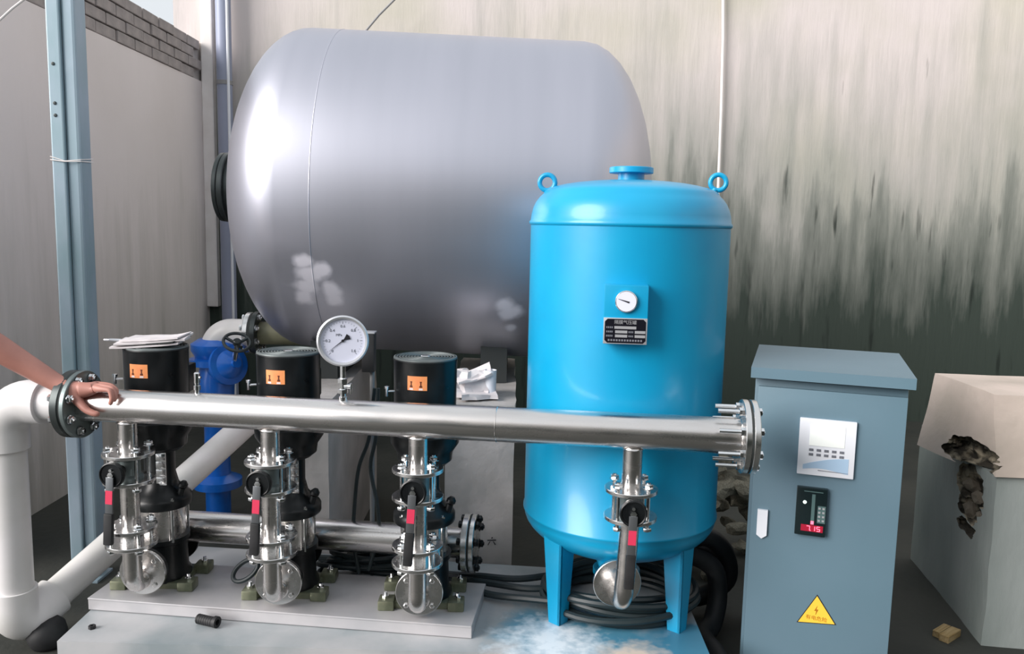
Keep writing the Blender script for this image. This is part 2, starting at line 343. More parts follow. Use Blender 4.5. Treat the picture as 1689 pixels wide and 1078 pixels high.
# ================================================================== THE SETTING
XL, YB, WH = -2.38, 6.40, 4.2
fl = struct(MB().box((-0.9, 2.0, FL - 0.1), (13.4, 9.2, 0.2)).build('floor', 'floor', smooth=0))
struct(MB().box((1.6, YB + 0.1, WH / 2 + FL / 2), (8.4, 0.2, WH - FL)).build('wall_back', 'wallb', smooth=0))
wl = struct(MB().box((XL - 0.12, 4.75, 1.215 + FL / 2), (0.24, 3.30, 2.43 - FL)).build('wall_left', 'walll', smooth=0))
struct(MB().box((5.7, 2.0, 2.0), (0.2, 8.8, 4.0 - 2 * FL)).build('wall_right_blocker', 'wallb', smooth=0))  # unseen wall, added dark to cut low sky light and bounce
struct(MB().box((1.6, -2.3, 1.4), (8.4, 0.2, 2.8 - 2 * FL)).build('wall_front_blocker', 'wallb', smooth=0))  # unseen wall behind the camera, added to hold back low sky light
# brick course on top of the left wall
brick_me = MB().box((0, 0, 0), (0.24, 0.225, 0.066), bev=0.006).mesh('brick', 'brick', smooth=0)
half_me = MB().box((0, 0, 0), (0.24, 0.105, 0.066), bev=0.006).mesh('brick', 'brick', smooth=0)
MB().box((XL - 0.13, 4.75, 2.43 + 0.145), (0.21, 3.30, 0.288)).build('mortar_bed', 'conc', wl, smooth=0)
for row in range(4):
    y = 3.23 + (0.12 if row % 2 else 0.0); k = 0
    while y < YB - 0.13:
        inst('brick', brick_me, wl, (XL - 0.115 + random.uniform(-0.006, 0.006), y, 2.43 + 0.036 + row * 0.073), (0, 0, random.uniform(-0.02, 0.02)))
        y += 0.238

# ================================================================== CONCRETE PLINTH AND PUMP BASE
pl = [PZ(94, 1057, PLINTH), PZ(142, 1008, PLINTH)]
a0 = PZ(94, 1057, PLINTH)
u = Vector((math.cos(math.radians(8.0)), -math.sin(math.radians(8.0)), 0)); v = Vector((math.sin(math.radians(8.0)), math.cos(math.radians(8.0)), 0))
b0 = PZ(1163, 1085, PLINTH)
corners = [a0, b0 + u * 0.02, b0 + Vector((0.03, 0.62, 0)), a0 + Vector((-0.01, 0.80, 0))]
plinth = MB().prism([(p.x, p.y) for p in corners], PLINTH - FL, Matrix.Translation((0, 0, FL))).build('equipment_plinth', 'plinth', smooth=0)
tag(plinth, 'low grey plinth with blue and white paint spills under pumps and blue tank', 'plinth')
t0, t1 = PZ(145, 985, TIER), PZ(778, 1032, TIER)
tu = (t1 - t0).normalized(); tv = Vector((-tu.y, tu.x, 0)); tl = (t1 - t0).length
base = thing('pump_base', 'long pale steel channel base carrying the three black pumps', 'base frame', tuple(t0.lerp(t1, 0.5) - Z * (TIER - PLINTH)), math.atan2(tu.y, tu.x))
def bb(c, d, nm, bev=0.002): return MB().box(c, d, bev=bev).build(nm, 'skid', base, local=True, smooth=0)
TH = TIER - PLINTH
bb((0, 0.003, TH / 2), (tl, 0.006, TH - 0.004), 'front_web')
bb((0, 0.16, TH - 0.003), (tl, 0.326, 0.006), 'top_plate')
bb((-tl / 2 + 0.003, 0.17, TH / 2 - 0.003), (0.006, 0.32, TH - 0.008), 'end_plate'); bb((tl / 2 - 0.003, 0.17, TH / 2 - 0.003), (0.006, 0.32, TH - 0.008), 'end_plate')
bb((0, 0.325, TH / 2 - 0.003), (tl, 0.006, TH - 0.008), 'rear_web')

# ================================================================== DISCHARGE MANIFOLD
mA, mB = P(140, 667, 2.62), P(1222, 720, 2.38)
mA.z = mB.z = 0.793
mu = (mB - mA).normalized(); mv = Vector((-mu.y, mu.x, 0)); PR = 0.0540
def man_at(px):                      # point of the manifold axis seen at photo column px
    lo, hi = 0.0, 1.0
    for _ in range(40):
        m_ = (lo + hi) / 2; q = mA.lerp(mB, m_); dvec = q - CAM
        xx = W_PX / 2 + F_PX * dvec.dot(rt) / dvec.dot(fw)
        if xx < px: lo = m_
        else: hi = m_
    return mA.lerp(mB, lo)
man = thing('discharge_manifold', 'long polished stainless header pipe crossing in front of pumps and blue tank', 'pipe', tuple(mA.lerp(mB, 0.5)), math.atan2(mu.y, mu.x))
MB().lathe([(PR - 0.003, 0), (PR, 0), (PR, (mB - mA).length), (PR - 0.003, (mB - mA).length)], mA, mu, 48, closed=True).build('pipe', 'inox', man)
MB().torus(man_at(820), mu, PR, 0.0016, 40, 6).build('weld_seam', 'inox', man)
hexbolt = None
def bolt_mesh(name, half, r=0.008, m='chrome'):      # stud with a head and a nut, along local z, centred
    b = MB().cyl((0, 0, -half - 0.012), (0, 0, half + 0.016), r * 0.72, n=12)
    b.lathe([(0, 0), (r * 1.45, 0), (r * 1.6, 0.002), (r * 1.6, 0.010), (r * 1.3, 0.0125), (0, 0.0125)], (0, 0, half), (0, 0, 1), 6)
    b.lathe([(0, 0), (r * 1.45, 0), (r * 1.6, 0.002), (r * 1.6, 0.009), (r * 1.3, 0.011), (0, 0.011)], (0, 0, -half), (0, 0, -1), 6)
    b.ring((0, 0, half - 0.0015), (0, 0, half + 0.0), r * 2.0, r * 0.7, 14)
    return b.mesh(name, m, smooth=30)
# right end: slip-on flange, gasket, blind flange, eight studs
FR = 0.110
e0 = mB.copy()
MB().ring(e0 - mu * 0.002, e0 + mu * 0.016, FR, PR, 56, 0.002).build('flange', 'flange', man)
MB().torus(e0 - mu * 0.003, mu, PR + 0.001, 0.003, 40, 8).build('weld_seam', 'inox', man)
MB().ring(e0 + mu * 0.016, e0 + mu * 0.022, FR * 0.985, PR, 48).build('gasket', 'gasket', man)
MB().disc(e0 + mu * 0.022, e0 + mu * 0.040, FR, 0.002, 56).build('blind_flange', 'flange', man)
stud = MB().cyl((0, 0, -0.075), (0, 0, 0.052), 0.0062, n=12)
stud.lathe([(0, 0), (0.0125, 0), (0.0125, 0.012), (0, 0.012)], (0, 0, -0.014), (0, 0, 1), 6); stud.lathe([(0, 0), (0.0125, 0), (0.0125, 0.010), (0, 0.010)], (0, 0, 0.040), (0, 0, 1), 6)
stud_me = stud.mesh('stud_bolt', 'chrome', smooth=30)
Rm = axis_frame(e0, mu)
for i in range(8):
    a = math.pi * (i + 0.5) / 4; q = Rm @ Vector((0.088 * math.cos(a), 0.088 * math.sin(a), 0))
    A = wm(man).inverted() @ axis_frame(q, mu); o = inst('stud_bolt', stud_me, man, A.to_translation(), A.to_euler())
# left end flange (steel) against the plastic pipe flange
MB().ring(mA - mu * 0.016, mA, FR, PR, 56, 0.002).build('flange', 'dullsteel', man)
bolt_l = bolt_mesh('bolt', 0.030)
for i in range(8):
    a = math.pi * (i + 0.5) / 4; T_ = axis_frame(mA - mu * 0.026, mu); q = T_ @ Vector((0.088 * math.cos(a), 0.088 * math.sin(a), 0))
    A = wm(man).inverted() @ axis_frame(q, mu); inst('bolt', bolt_l, man, A.to_translation(), A.to_euler())

# branches: photo columns of the four risers
RC = [209, 445, 690, 1045]
ZF1, ZF2, ZF3, ZF4, ZD = 0.637, 0.548, 0.387, 0.332, 0.199
BR, BF = 0.0300, 0.0810
bolt_v = bolt_mesh('bolt', 0.062, 0.0085); bolt_s = bolt_mesh('bolt', 0.038, 0.0085)
risers = []
for k, c in enumerate(RC):
    q = man_at(c); zf = ZF1 if k < 3 else 0.612
    br = MB().cyl((q.x, q.y, zf - 0.004), (q.x, q.y, q.z - PR + 0.012), BR, n=28).build('branch_pipe', 'inox', man)
    MB().torus((q.x, q.y, q.z - PR + 0.002), Z, BR + 0.002, 0.003, 32, 6).build('weld_seam', 'inox', man)
    MB().ring((q.x, q.y, zf - 0.006), (q.x, q.y, zf + 0.006), BF, BR, 44, 0.0015).build('branch_flange', 'flange', man)
    risers.append((q.x, q.y))

# valves ------------------------------------------------------------------
side = ['leftmost riser', 'second riser from left', 'third riser from left', 'blue tank riser']
def make_valve():
    t = thing('butterfly_valve', 'x', 'valve', (0, 0, 0), 0, 'lever valves under the header pipe')
    h = (ZF1 - ZF2) - 0.012
    MB().lathe([(0.030, -h / 2), (0.044, -h / 2), (0.044, -h / 2 + 0.008), (0.036, -h / 2 + 0.014), (0.036, h / 2 - 0.014), (0.044, h / 2 - 0.008), (0.044, h / 2), (0.030, h / 2)], n=36, closed=True).build('body', 'dullsteel', t, local=True)
    MB().cyl((0, -0.045, 0), (0, -0.092, 0), 0.017, n=20).build('stem', 'black', t, local=True)
    hb = MB().lathe([(0, 0), (0.036, 0), (0.041, 0.004), (0.041, 0.012), (0.036, 0.016), (0, 0.016)], (0, -0.084, 0), (0, -1, 0), 32); hb.torus((0, -0.1, 0), Y, 0.037, 0.0035, 32, 6)
    hb.build('hub', 'black', t, local=True)
    sc = MB().lathe([(0, 0), (0.010, 0), (0.010, 0.007), (0, 0.008)], (0, -0.100, 0), (0, -1, 0), 6); sc.cyl((0, -0.1, 0.016), (0, -0.106, 0.016), 0.005, n=10); sc.build('hub_screw', 'chrome', t, local=True)
    lv = MB().box((0, -0.107, -0.070), (0.025, 0.006, 0.130), bev=0.002).build('lever', 'leversteel', t, local=True)
    MB().box((0, -0.1106, -0.070), (0.023, 0.0012, 0.044)).build('red_label', 'red', lv, local=True)
    gp = MB().box((0, -0.107, -0.175), (0.029, 0.018, 0.105), bev=0.005).build('grip', 'blacksoft', lv, local=True)
    return t
valve0 = make_valve()
lean = [math.radians(3.5), math.radians(3.5), math.radians(3.5), math.radians(1.5)]
for k in range(4):
    t = valve0 if k == 0 else copy_tree(valve0)
    x, y = risers[k]; zc = (ZF1 + ZF2) / 2 if k < 3 else 0.612 - 0.043
    t.location = (x, y, zc); t['label'] = 'stainless valve with black lever and red label on the ' + side[k]
    t.rotation_euler = (0, 0, [0.10, 0.10, 0.04, 0.06][k] * -1)
    for ch in t.children:
        if ch.name.startswith('lever'): ch.rotation_euler = (0, lean[k], 0)

# pump risers ---------------------------------------------------------------
def make_riser():
    t = thing('discharge_riser', 'x', 'pipe', (0, 0, 0), 0, 'stainless risers between pumps and header')
    def fl(z, nm='flange'): return MB().ring((0, 0, z - 0.006), (0, 0, z + 0.006), BF, BR, 44, 0.0015).build(nm, 'flange', t, local=True)
    fl(ZF2)
    MB().cyl((0, 0, ZF3), (0, 0, ZF2), BR, n=28).build('spool_pipe', 'inox', t, local=True)
    fl(ZF3)
    MB().lathe([(0.030, ZF4 + 0.006), (0.038, ZF4 + 0.006), (0.038, ZF3 - 0.006), (0.030, ZF3 - 0.006)], n=32, closed=True).build('check_valve', 'flange', t, local=True)
    fl(ZF4)
    G = 0.070; ZE = ZD - 0.022
    path = [Vector((0, 0, ZF4)), Vector((0, 0, ZE + 0.05))] + arc((0, 0.045, ZE + 0.045), -Y, -Z, 0.045, 10) + [Vector((0, G, ZE))]
    MB().tube(path, BR * 1.0, 28).build('elbow', 'inox', t, local=True)
    MB().disc((0, G - 0.006, ZD), (0, G + 0.010, ZD), 0.078, 0.0015, 48).build('port_flange', 'flange', t, local=True)
    MB().torus((0, G - 0.007, ZE), Y, BR + 0.002, 0.003, 30, 6).build('weld_seam', 'inox', t, local=True)
    for i in range(4):
        a = math.pi / 4 + i * math.pi / 2
        inst('bolt', bolt_v, t, (0.064 * math.cos(a), 0.064 * math.sin(a), (ZF1 + ZF2) / 2)); inst('bolt', bolt_s, t, (0.064 * math.cos(a), 0.064 * math.sin(a), (ZF3 + ZF4) / 2))
        sb = inst('port_bolt', port_me, t, (0.060 * math.cos(a), G - 0.006, ZD + 0.060 * math.sin(a)))
    return t
port_me = MB().lathe([(0, 0), (0.009, 0), (0.009, 0.004), (0.006, 0.006), (0, 0.006)], (0, 0, 0), (0, -1, 0), 6).mesh('port_bolt', 'flange', smooth=30)
riser0 = make_riser()
RY = []
discs = [P(235, 943, 2.67), P(460, 962, 2.62), P(692, 975, 2.57)]
rlab = ['leftmost stainless riser pipe with clear bolted flanges, nearest the white plastic pipe', 'middle stainless riser pipe with bolted flanges, left of the pressure gauge', 'right stainless riser pipe with bolted flanges beside the grey concrete pier']
for k in range(3):
    t = riser0 if k == 0 else copy_tree(riser0)
    x, y = risers[k]; d_ = Vector((discs[k].x - x, discs[k].y - y, 0)); rz = math.atan2(-d_.x, d_.y)
    rz = max(-0.35, min(0.35, rz)); RY.append(rz)
    t.location = (x, y, 0); t.rotation_euler = (0, 0, rz); t['label'] = rlab[k]

# riser at the blue tank
x4, y4 = risers[3]
q4 = P(1028, 985, 2.42)
conn = thing('tank_riser', 'stainless riser bending into a round flange below the blue tank', 'pipe', (x4, y4, 0), 0)
z2 = 0.612 - 0.086
MB().ring((x4, y4, z2 - 0.006), (x4, y4, z2 + 0.006), BF, BR, 44, 0.0015).build('flange', 'flange', conn)
low = Vector((q4.x, y4, 0.262))
d4 = P(1018, 965, 2.52); d4.z = 0.262
dirh = (Vector((d4.x, d4.y, 0)) - Vector((low.x, low.y, 0))).normalized()
path = [Vector((x4, y4, z2)), Vector((x4 + (low.x - x4) * 0.7, y4, 0.335))] + arc(low + dirh * 0.058 + Z * 0.032, -dirh, -Z, 0.058, 10) + [d4 - Z * 0.026]
MB().tube(path, BR, 28).build('bend', 'inox', conn)
fl4 = d4 - Z * 0.0
MB().disc(fl4, fl4 + dirh * 0.016, 0.078, 0.0015, 48).build('port_flange', 'flange', conn)
MB().tube([fl4 + dirh * 0.01, fl4 + dirh * 0.28, fl4 + dirh * 0.33 + Z * 0.02], 0.035, 20).build('rear_pipe', 'blue', conn)
for i in range(4):
    a = math.pi / 4 + i * math.pi / 2
    inst('bolt', bolt_v, conn, (0.064 * math.cos(a), 0.064 * math.sin(a), 0.612 - 0.043))

# ================================================================== PUMPS
def make_pump():
    t = thing('vertical_pump', 'x', 'pump', (0, 0, 0), 0, 'black vertical pumps on the steel base')
    MB().box((0, 0, 0.012), (0.20, 0.17, 0.024), bev=0.004).build('foot_plate', 'olive', t, local=True)
    lug = MB().box((0, 0, 0.017), (0.055, 0.06, 0.034), bev=0.006).mesh('foot_lug', 'olive')
    lb = MB().cyl((0, 0, 0.03), (0, 0, 0.055), 0.006, n=10); lb.lathe([(0, 0), (0.012, 0), (0.012, 0.01), (0, 0.01)], (0, 0, 0.034), Z, 6)
    lbm = lb.mesh('anchor_bolt', 'chrome', smooth=30)
    for sx in (-1, 1):
        for sy in (-1, 1):
            inst('foot_lug', lug, t, (sx * 0.118, sy * 0.075, 0)); inst('anchor_bolt', lbm, t, (sx * 0.122, sy * 0.075, 0))
    MB().lathe([(0, 0.02), (0.098, 0.02), (0.098, 0.035), (0.088, 0.05), (0.084, 0.15), (0.094, 0.155), (0.094, 0.172), (0, 0.172)], n=40).build('base_casting', 'black', t, local=True)
    pt = MB().cyl((0, -0.15, ZD - TIER), (0, 0.15, ZD - TIER), 0.042, n=28)
    pt.disc((0, -0.130, ZD - TIER), (0, -0.146, ZD - TIER), 0.077, 0.002, 40); pt.disc((0, 0.130, ZD - TIER), (0, 0.146, ZD - TIER), 0.077, 0.002, 40)
    pt.build('port_casting', 'black', t, local=True)
    MB().cyl((0, 0, 0.165), (0, 0, 0.29), 0.081, n=48).build('sleeve', 'inox', t, local=True)
    MB().lathe([(0, 0.284), (0.104, 0.284), (0.106, 0.288), (0.106, 0.312), (0.101, 0.320), (0.085, 0.335), (0.062, 0.36), (0.052, 0.40), (0.052, 0.50), (0, 0.50)], n=44).build('head_casting', 'black', t, local=True)
    sb = MB().cyl((0, 0, 0.165), (0, 0, 0.325), 0.0055, n=10); sb.lathe([(0, 0), (0.011, 0), (0.011, 0.009), (0, 0.009)], (0, 0, 0.312), Z, 6)
    sbm = sb.mesh('stay_bolt', 'chrome', smooth=30)
    for i in range(4):
        a = math.pi / 4 + i * math.pi / 2; inst('stay_bolt', sbm, t, (0.094 * math.cos(a), 0.094 * math.sin(a), 0))
    cg = MB()
    for i in range(4): cg.box((0.028, -0.056, 0.385 + i * 0.028), (0.034, 0.003, 0.022), bev=0.001)
    cg.box((0.028, -0.0545, 0.428), (0.034, 0.002, 0.12)); cg.build('coupling_guard', 'chrome', t, local=True)
    pg = MB().cyl((0.082, -0.03, 0.325), (0.090, -0.03, 0.352), 0.012, n=14); pg.lathe([(0, 0), (0.009, 0.002), (0.016, 0.006), (0.016, 0.016), (0.008, 0.026), (0, 0.027)], (0.090, -0.03, 0.352), (0.35, 0, 1), 16)
    pg.build('vent_plug', 'black', t, local=True)
    MB().lathe([(0, 0.485), (0.074, 0.485), (0.092, 0.50), (0.096, 0.53), (0.116, 0.56), (0.118, 0.595), (0.104, 0.605), (0, 0.605)], n=40).build('motor_flange', 'black', t, local=True)
    mb = MB().cyl((0, 0, 0.59), (0, 0, 0.83), 0.097, n=48)
    for i in range(28):
        a = 2 * math.pi * i / 28
        if True or abs(((a - 1.5 * math.pi + math.pi) % (2 * math.pi)) - math.pi) < 0.62: continue
        mb.box((0.100 * math.cos(a), 0.100 * math.sin(a), 0.67), (0.016, 0.003, 0.13), a)
    mo = mb.build('motor_body', 'black', t, local=True)
    fc = MB().lathe([(0.1, 0.655), (0.1045, 0.655), (0.1065, 0.838), (0.108, 0.846), (0.104, 0.852), (0.100, 0.851)], n=56)
    fcb = fc.build('fan_cover', 'black', t, local=True)
    g = MB().lathe([(0.102, 0.849), (0.107, 0.8495), (0.106, 0.854), (0.101, 0.8555)], n=56, closed=True)
    for r in [0.096, 0.086, 0.076, 0.066, 0.056, 0.046, 0.036, 0.026]: g.torus((0, 0, 0.852), Z, r, 0.0028, 44, 6)
    for i in range(8): a = i * math.pi / 4; g.box((0.055 * math.cos(a), 0.055 * math.sin(a), 0.8505), (0.095, 0.005, 0.004), a)
    g.build('fan_grille', 'vent', fcb, local=True)
    MB().disc((0, 0, 0.851), (0, 0, 0.857), 0.017, 0.002, 24).build('grille_badge', 'flange', fcb, local=True)
    tb = MB().box((0.02, 0.128, 0.72), (0.11, 0.07, 0.10), bev=0.006); tb.build('terminal_box', 'black', t, local=True)
    eb = MB().cyl((-0.098, -0.045, 0.742), (-0.122, -0.055, 0.742), 0.004, n=10); eb.cyl((-0.122, -0.055, 0.726), (-0.122, -0.055, 0.752), 0.0055, n=12); eb.lathe([(0, 0), (0.009, 0.001), (0.009, 0.009), (0, 0.012)], (-0.122, -0.055, 0.75), Z, 12)
    eb.build('drain_screw', 'chrome', t, local=True)
    # orange sticker bent round the fan cover
    def patch(a0, a1, z0, z1, r, nm, m, parent, n=6):
        vs = []; fs = []
        for i in range(n + 1):
            a = a0 + (a1 - a0) * i / n
            for zz in (z0, z1): vs.append((r * math.sin(a), -r * math.cos(a), zz))
        for i in range(n): fs.append((2 * i, 2 * i + 2, 2 * i + 3, 2 * i + 1))
        return MB().add(vs, fs).build(nm, m, parent, local=True)
    st = patch(-0.47, 0.15, 0.757, 0.804, 0.1080, 'sticker', 'orange', t, 10)
    for cx in (-0.34, -0.04):
        vs = []; k = MB()
        for (x0, x1, z0, z1) in ((-0.030, 0.030, 0.783, 0.787), (-0.018, 0.018, 0.773, 0.783), (-0.042, 0.042, 0.767, 0.773)):
            A = [(0.1086 * math.sin(cx + q), -0.1086 * math.cos(cx + q), zz) for q, zz in ((x0, z0), (x1, z0), (x1, z1), (x0, z1))]
            k.add(A, [(0, 1, 2, 3)])
        k.build('sticker_mark', 'brown', st, local=True, smooth=0)
        patch(cx - 0.06, cx + 0.06, 0.7585, 0.7645, 0.1085, 'sticker_caption', 'paper', st, 2)
    return t
pump0 = make_pump()
plab = ['black vertical pump with papers lying on its motor, leftmost of three', 'middle black vertical pump with grey fan grille and orange sticker, left of the big gauge', 'black vertical pump with orange sticker right of the big gauge']
pumps = []
for k in range(3):
    t = pump0 if k == 0 else copy_tree(pump0)
    x, y = risers[k]; rz = RY[k]; dy = Vector((-math.sin(rz), math.cos(rz), 0))
    pos = Vector((x, y, 0)) + dy * (0.070 + 0.010 + 0.147)
    t.location = (pos.x, pos.y, TIER); t.rotation_euler = (0, 0, rz * 0.6); t['label'] = plab[k]; pumps.append(pos)

# suction header behind the pumps
sA, sB = P(255, 855, 2.99), P(770, 887, 2.87)
sA.z = sB.z = ZD + 0.05
su = (sB - sA).normalized()
suc = thing('suction_header', 'stainless suction pipe lying behind the pumps with a bolted end flange', 'pipe', tuple(sA.lerp(sB, 0.5)), 0)
MB().cyl(sA, sB, 0.057, n=40).build('pipe', 'inox', suc)
MB().ring(sB - su * 0.01, sB + su * 0.012, 0.105, 0.05, 48, 0.002).build('flange', 'flange', suc)
MB().ring(sB + su * 0.012, sB + su * 0.019, 0.103, 0.02, 48).build('gasket', 'gasket', suc)
MB().disc(sB + su * 0.019, sB + su * 0.036, 0.105, 0.002, 48).build('blind_flange', 'flange', suc)
bs = bolt_mesh('bolt', 0.026, 0.009, 'black')
for i in range(8):
    a = math.pi * (i + 0.5) / 4; q = axis_frame(sB + su * 0.012, su) @ Vector((0.086 * math.cos(a), 0.086 * math.sin(a), 0))
    A = wm(suc).inverted() @ axis_frame(q, su); inst('bolt', bs, suc, A.to_translation(), A.to_euler())
for k in range(3):
    p = pumps[k]; tt = (p - sA).dot(su); q = sA + su * tt
    dyk = Vector((-math.sin(RY[k] * 0.6), math.cos(RY[k] * 0.6), 0))
    a = p + dyk * 0.146; a.z = ZD
    MB().tube([a, a + dyk * 0.03, q], 0.034, 20).build('suction_branch', 'inox', suc)

# ================================================================== WHITE PLASTIC PIPEWORK
fo = mA - mu * 0.016
wp = thing('plastic_pipe', 'thick white plastic pipe with elbows running down and back at the left edge', 'pipe', tuple(P(12, 1030, 2.64)), 0)
MB().ring(fo - mu * 0.006, fo, FR * 0.97, PR, 48).build('gasket', 'gasket', wp)
MB().ring(fo - mu * 0.034, fo - mu * 0.006, FR, PR, 56, 0.003).build('backing_flange', 'port', wp)
WR = 0.062
h0 = fo - mu * 0.006; hx = P(6, 690, 2.65)
corner = Vector((hx.x, 0, 0.793)); corner = fo - mu * ((fo - corner).dot(mu) if False else (fo.x - hx.x) / mu.x); corner.z = 0.793
MB().cyl(h0, corner + mu * 0.11, WR * 0.94, n=40).build('short_pipe', 'pvc', wp)
ER = 0.105
ep = [corner + mu * (ER + 0.045), corner + mu * ER] + arc(corner + mu * ER - Z * ER, Z, -mu, ER, 12) + [corner - Z * (ER + 0.06)]
MB().tube(ep, WR * 1.16, 40).build('elbow', 'pvc', wp)
zb = -0.010
MB().cyl((corner.x, corner.y, zb + 0.1), (corner.x, corner.y, 0.793 - ER), WR, n=40).build('upright_pipe', 'pvc', wp)
bot = Vector((corner.x, corner.y, zb)); far = P(425, 682, 3.75)
dd = (far - bot).normalized()
ep = [bot + Z * 0.150, bot + Z * 0.085] + arc(bot + Z * 0.085 + dd * 0.085, -dd, -Z, 0.085, 12) + [bot + dd * 0.16]
MB().tube(ep, WR * 1.16, 40).build('elbow', 'pvc', wp)
MB().cyl(bot + dd * 0.1, far, 0.0565, n=40).build('floor_pipe', 'pvc', wp)

# ================================================================== STEEL TANK
TY = 4.00
tc_ = P(395, 310, TY); TR = 0.745; HD = 0.36
tilt = math.radians(1.6)
tax = Vector((math.cos(tilt), 0, -math.sin(tilt)))
tapex = Vector((tc_.x + 0.02, TY, tc_.z)); TLEN = 1.95
TM = axis_frame(tapex, tax)
stk = thing('steel_tank', 'large horizontal dull stainless tank with pale daubs behind the pumps', 'tank', tuple(tapex + tax * TLEN * 0.5 - Z * TR), 0)
prof = [(0, 0)] + [(TR * math.sin(a), HD * (1 - math.cos(a))) for a in [math.pi / 2 * i / 16 for i in range(1, 17)]]
prof += [(TR, 0.6), (TR, TLEN - HD)] + [(TR * math.cos(a), TLEN - HD + HD * math.sin(a)) for a in [math.pi / 2 * i / 10 for i in range(1, 11)]]
inv = wm(stk).inverted()
def on_tank(px, py):                  # nearest tank surface along a sight line
    o = CAM; dv = (P(px, py, 1.0) - CAM); lo = None
    d = 2.0
    while d < 5:
        q = CAM + dv * d; rel = q - tapex; al = rel.dot(tax); rr = (rel - tax * al).length
        if rr < TR and al > HD * (1 - math.sqrt(max(0, 1 - (rr / TR) ** 2))): return inv @ q
        d += 0.004
    return inv @ (CAM + dv * 3.6)
daubs = [(on_tank(500, 432), 0.036), (on_tank(508, 452), 0.050), (on_tank(506, 472), 0.048), (on_tank(502, 488), 0.040), (on_tank(530, 446), 0.038), (on_tank(521, 450), 0.036), (on_tank(547, 478), 0.042), (on_tank(552, 494), 0.036), (on_tank(834, 503), 0.040), (on_tank(847, 514), 0.038), (on_tank(838, 518), 0.036), (on_tank(842, 540), 0.022)]
M['tank'] = tank_mat(daubs)
MB().lathe(prof, tapex, tax, 96).build('shell', 'tank', stk, smooth=60)
MB().torus(tapex + tax * 0.50, tax, TR - 0.0006, 0.0022, 96, 6).build('weld_seam', 'tank', stk)
pc = tapex - tax * 0.0
prt = MB().cyl(pc + tax * 0.03, pc - tax * 0.06, 0.145, n=40); prt.ring(pc - tax * 0.052, pc - tax * 0.078, 0.166, 0.05, 44, 0.004); prt.disc(pc - tax * 0.080, pc - tax * 0.100, 0.164, 0.003, 44)
prt.build('manway', 'port', stk)
for s_ in (0.35, 1.12):               # saddles under the tank
    c = tapex + tax * (s_ + 0.11)
    poly = [(-0.33, 0.0), (0.33, 0.0)] + [(TR * math.sin(a), TR + 0.095 - TR * math.cos(a)) for a in [0.47 - 0.94 * i / 14 for i in range(15)]]
    T_ = frame((c.x - 0.06, TY, 0.69), (0, 1, 0), (0, 0, 1))
    MB().prism(poly, 0.12, T_).build('saddle', 'saddle', stk, smooth=0)
# outlet stub with flange
st0 = P(440, 549, 3.95)
MB().cyl(st0 + X * 0.28, st0 - X * 0.03, 0.055, n=30).build('outlet_stub', 'tan', stk)
ff = P(412, 547, 3.95)
MB().ring(Vector((st0.x - 0.03, st0.y, st0.z)), Vector((st0.x - 0.055, st0.y, st0.z)), 0.105, 0.04, 40, 0.002).build('outlet_flange', 'port', stk)
# piers
def pier(x0, x1, y0, y1, h, lab, nm='concrete_pier'):
    bm = bmesh.new(); bmesh.ops.create_cube(bm, size=1.0)
    for vv in bm.verts: vv.co = Vector(((x0 + x1) / 2 + vv.co.x * (x1 - x0), (y0 + y1) / 2 + vv.co.y * (y1 - y0), (h + FL) / 2 + vv.co.z * (h - FL)))
    bmesh.ops.subdivide_edges(bm, edges=bm.edges, cuts=9, use_grid_fill=True)
    for vv in bm.verts:
        nz = noise.noise_vector(vv.co * 7.0); amt = 0.010 if vv.co.z > h * 0.82 else 0.004
        vv.co += nz * amt
    me = bpy.data.meshes.new(nm); bm.to_mesh(me); bm.free(); me.shade_smooth(); me.set_sharp_from_angle(angle=math.radians(35)); me.materials.append(M['conc'])
    o = bpy.data.objects.new(nm, me); col.objects.link(o); return tag(o, lab, 'pier', 'concrete piers under the steel tank')
pierB = pier(-0.258, 0.018, 3.20, 4.35, 0.69, 'pale concrete pier under the steel tank, just left of the blue tank')
pierA = pier(-0.99, -0.725, 3.20, 4.35, 0.69, 'pale concrete pier under the steel tank, behind the middle pump')
mk = MB()
mc = P(811, 892, 3.195); Tm = frame((mc.x, 3.193, mc.z), X, Z)
mk.prism([(-0.018, 0.002), (0.018, 0.004), (0.018, 0.008), (-0.018, 0.006)], 0.001, Tm); mk.prism([(-0.002, 0.012), (0.003, 0.012), (0.004, 0.018), (0, 0.018)], 0.001, Tm)
mk.prism([(-0.008, 0.0), (-0.005, 0.0), (-0.013, -0.016), (-0.017, -0.016)], 0.001, Tm); mk.prism([(0.005, 0.0), (0.008, 0.0), (0.017, -0.014), (0.013, -0.015)], 0.001, Tm)
mk.build('ink_mark', 'ink', pierB, smooth=0, label='small black handwritten mark')

# ================================================================== BLUE GATE VALVE AND ELBOW
vb = P(355, 600, 3.95); vx, vy = vb.x, vb.y
def vz(y): return P(355, y, 3.95).z
gv = thing('gate_valve', 'blue gate valve with a small handwheel between the left pump and middle pump', 'valve', (vx, vy, 0.0), 0)
MB().lathe([(0, vz(800)), (0.115, vz(800)), (0.115, vz(788)), (0.062, vz(780)), (0.058, vz(690)), (0.085, vz(660)), (0.090, vz(625)), (0.075, vz(610)), (0.075, vz(603)), (0.118, vz(600)), (0.118, vz(590)), (0.09, vz(588)), (0.112, vz(576)), (0.112, vz(566)), (0.075, vz(558)), (0, vz(558))], (vx, vy, 0), Z, 40).build('body', 'darkblue', gv)
bd = Vector((0.75, -0.62, 0.22)).normalized(); bo = Vector((vx, vy, vz(605)))
MB().lathe([(0.07, 0.04), (0.075, 0.10), (0.098, 0.11), (0.098, 0.13), (0.07, 0.135), (0.04, 0.17), (0.022, 0.18), (0.022, 0.20), (0, 0.20)], bo, bd, 32).build('bonnet', 'darkblue', gv)
hwc = P(391, 564, 3.95 - 0.20)
hwd = Vector((0.30, -0.50, 0.80)).normalized()
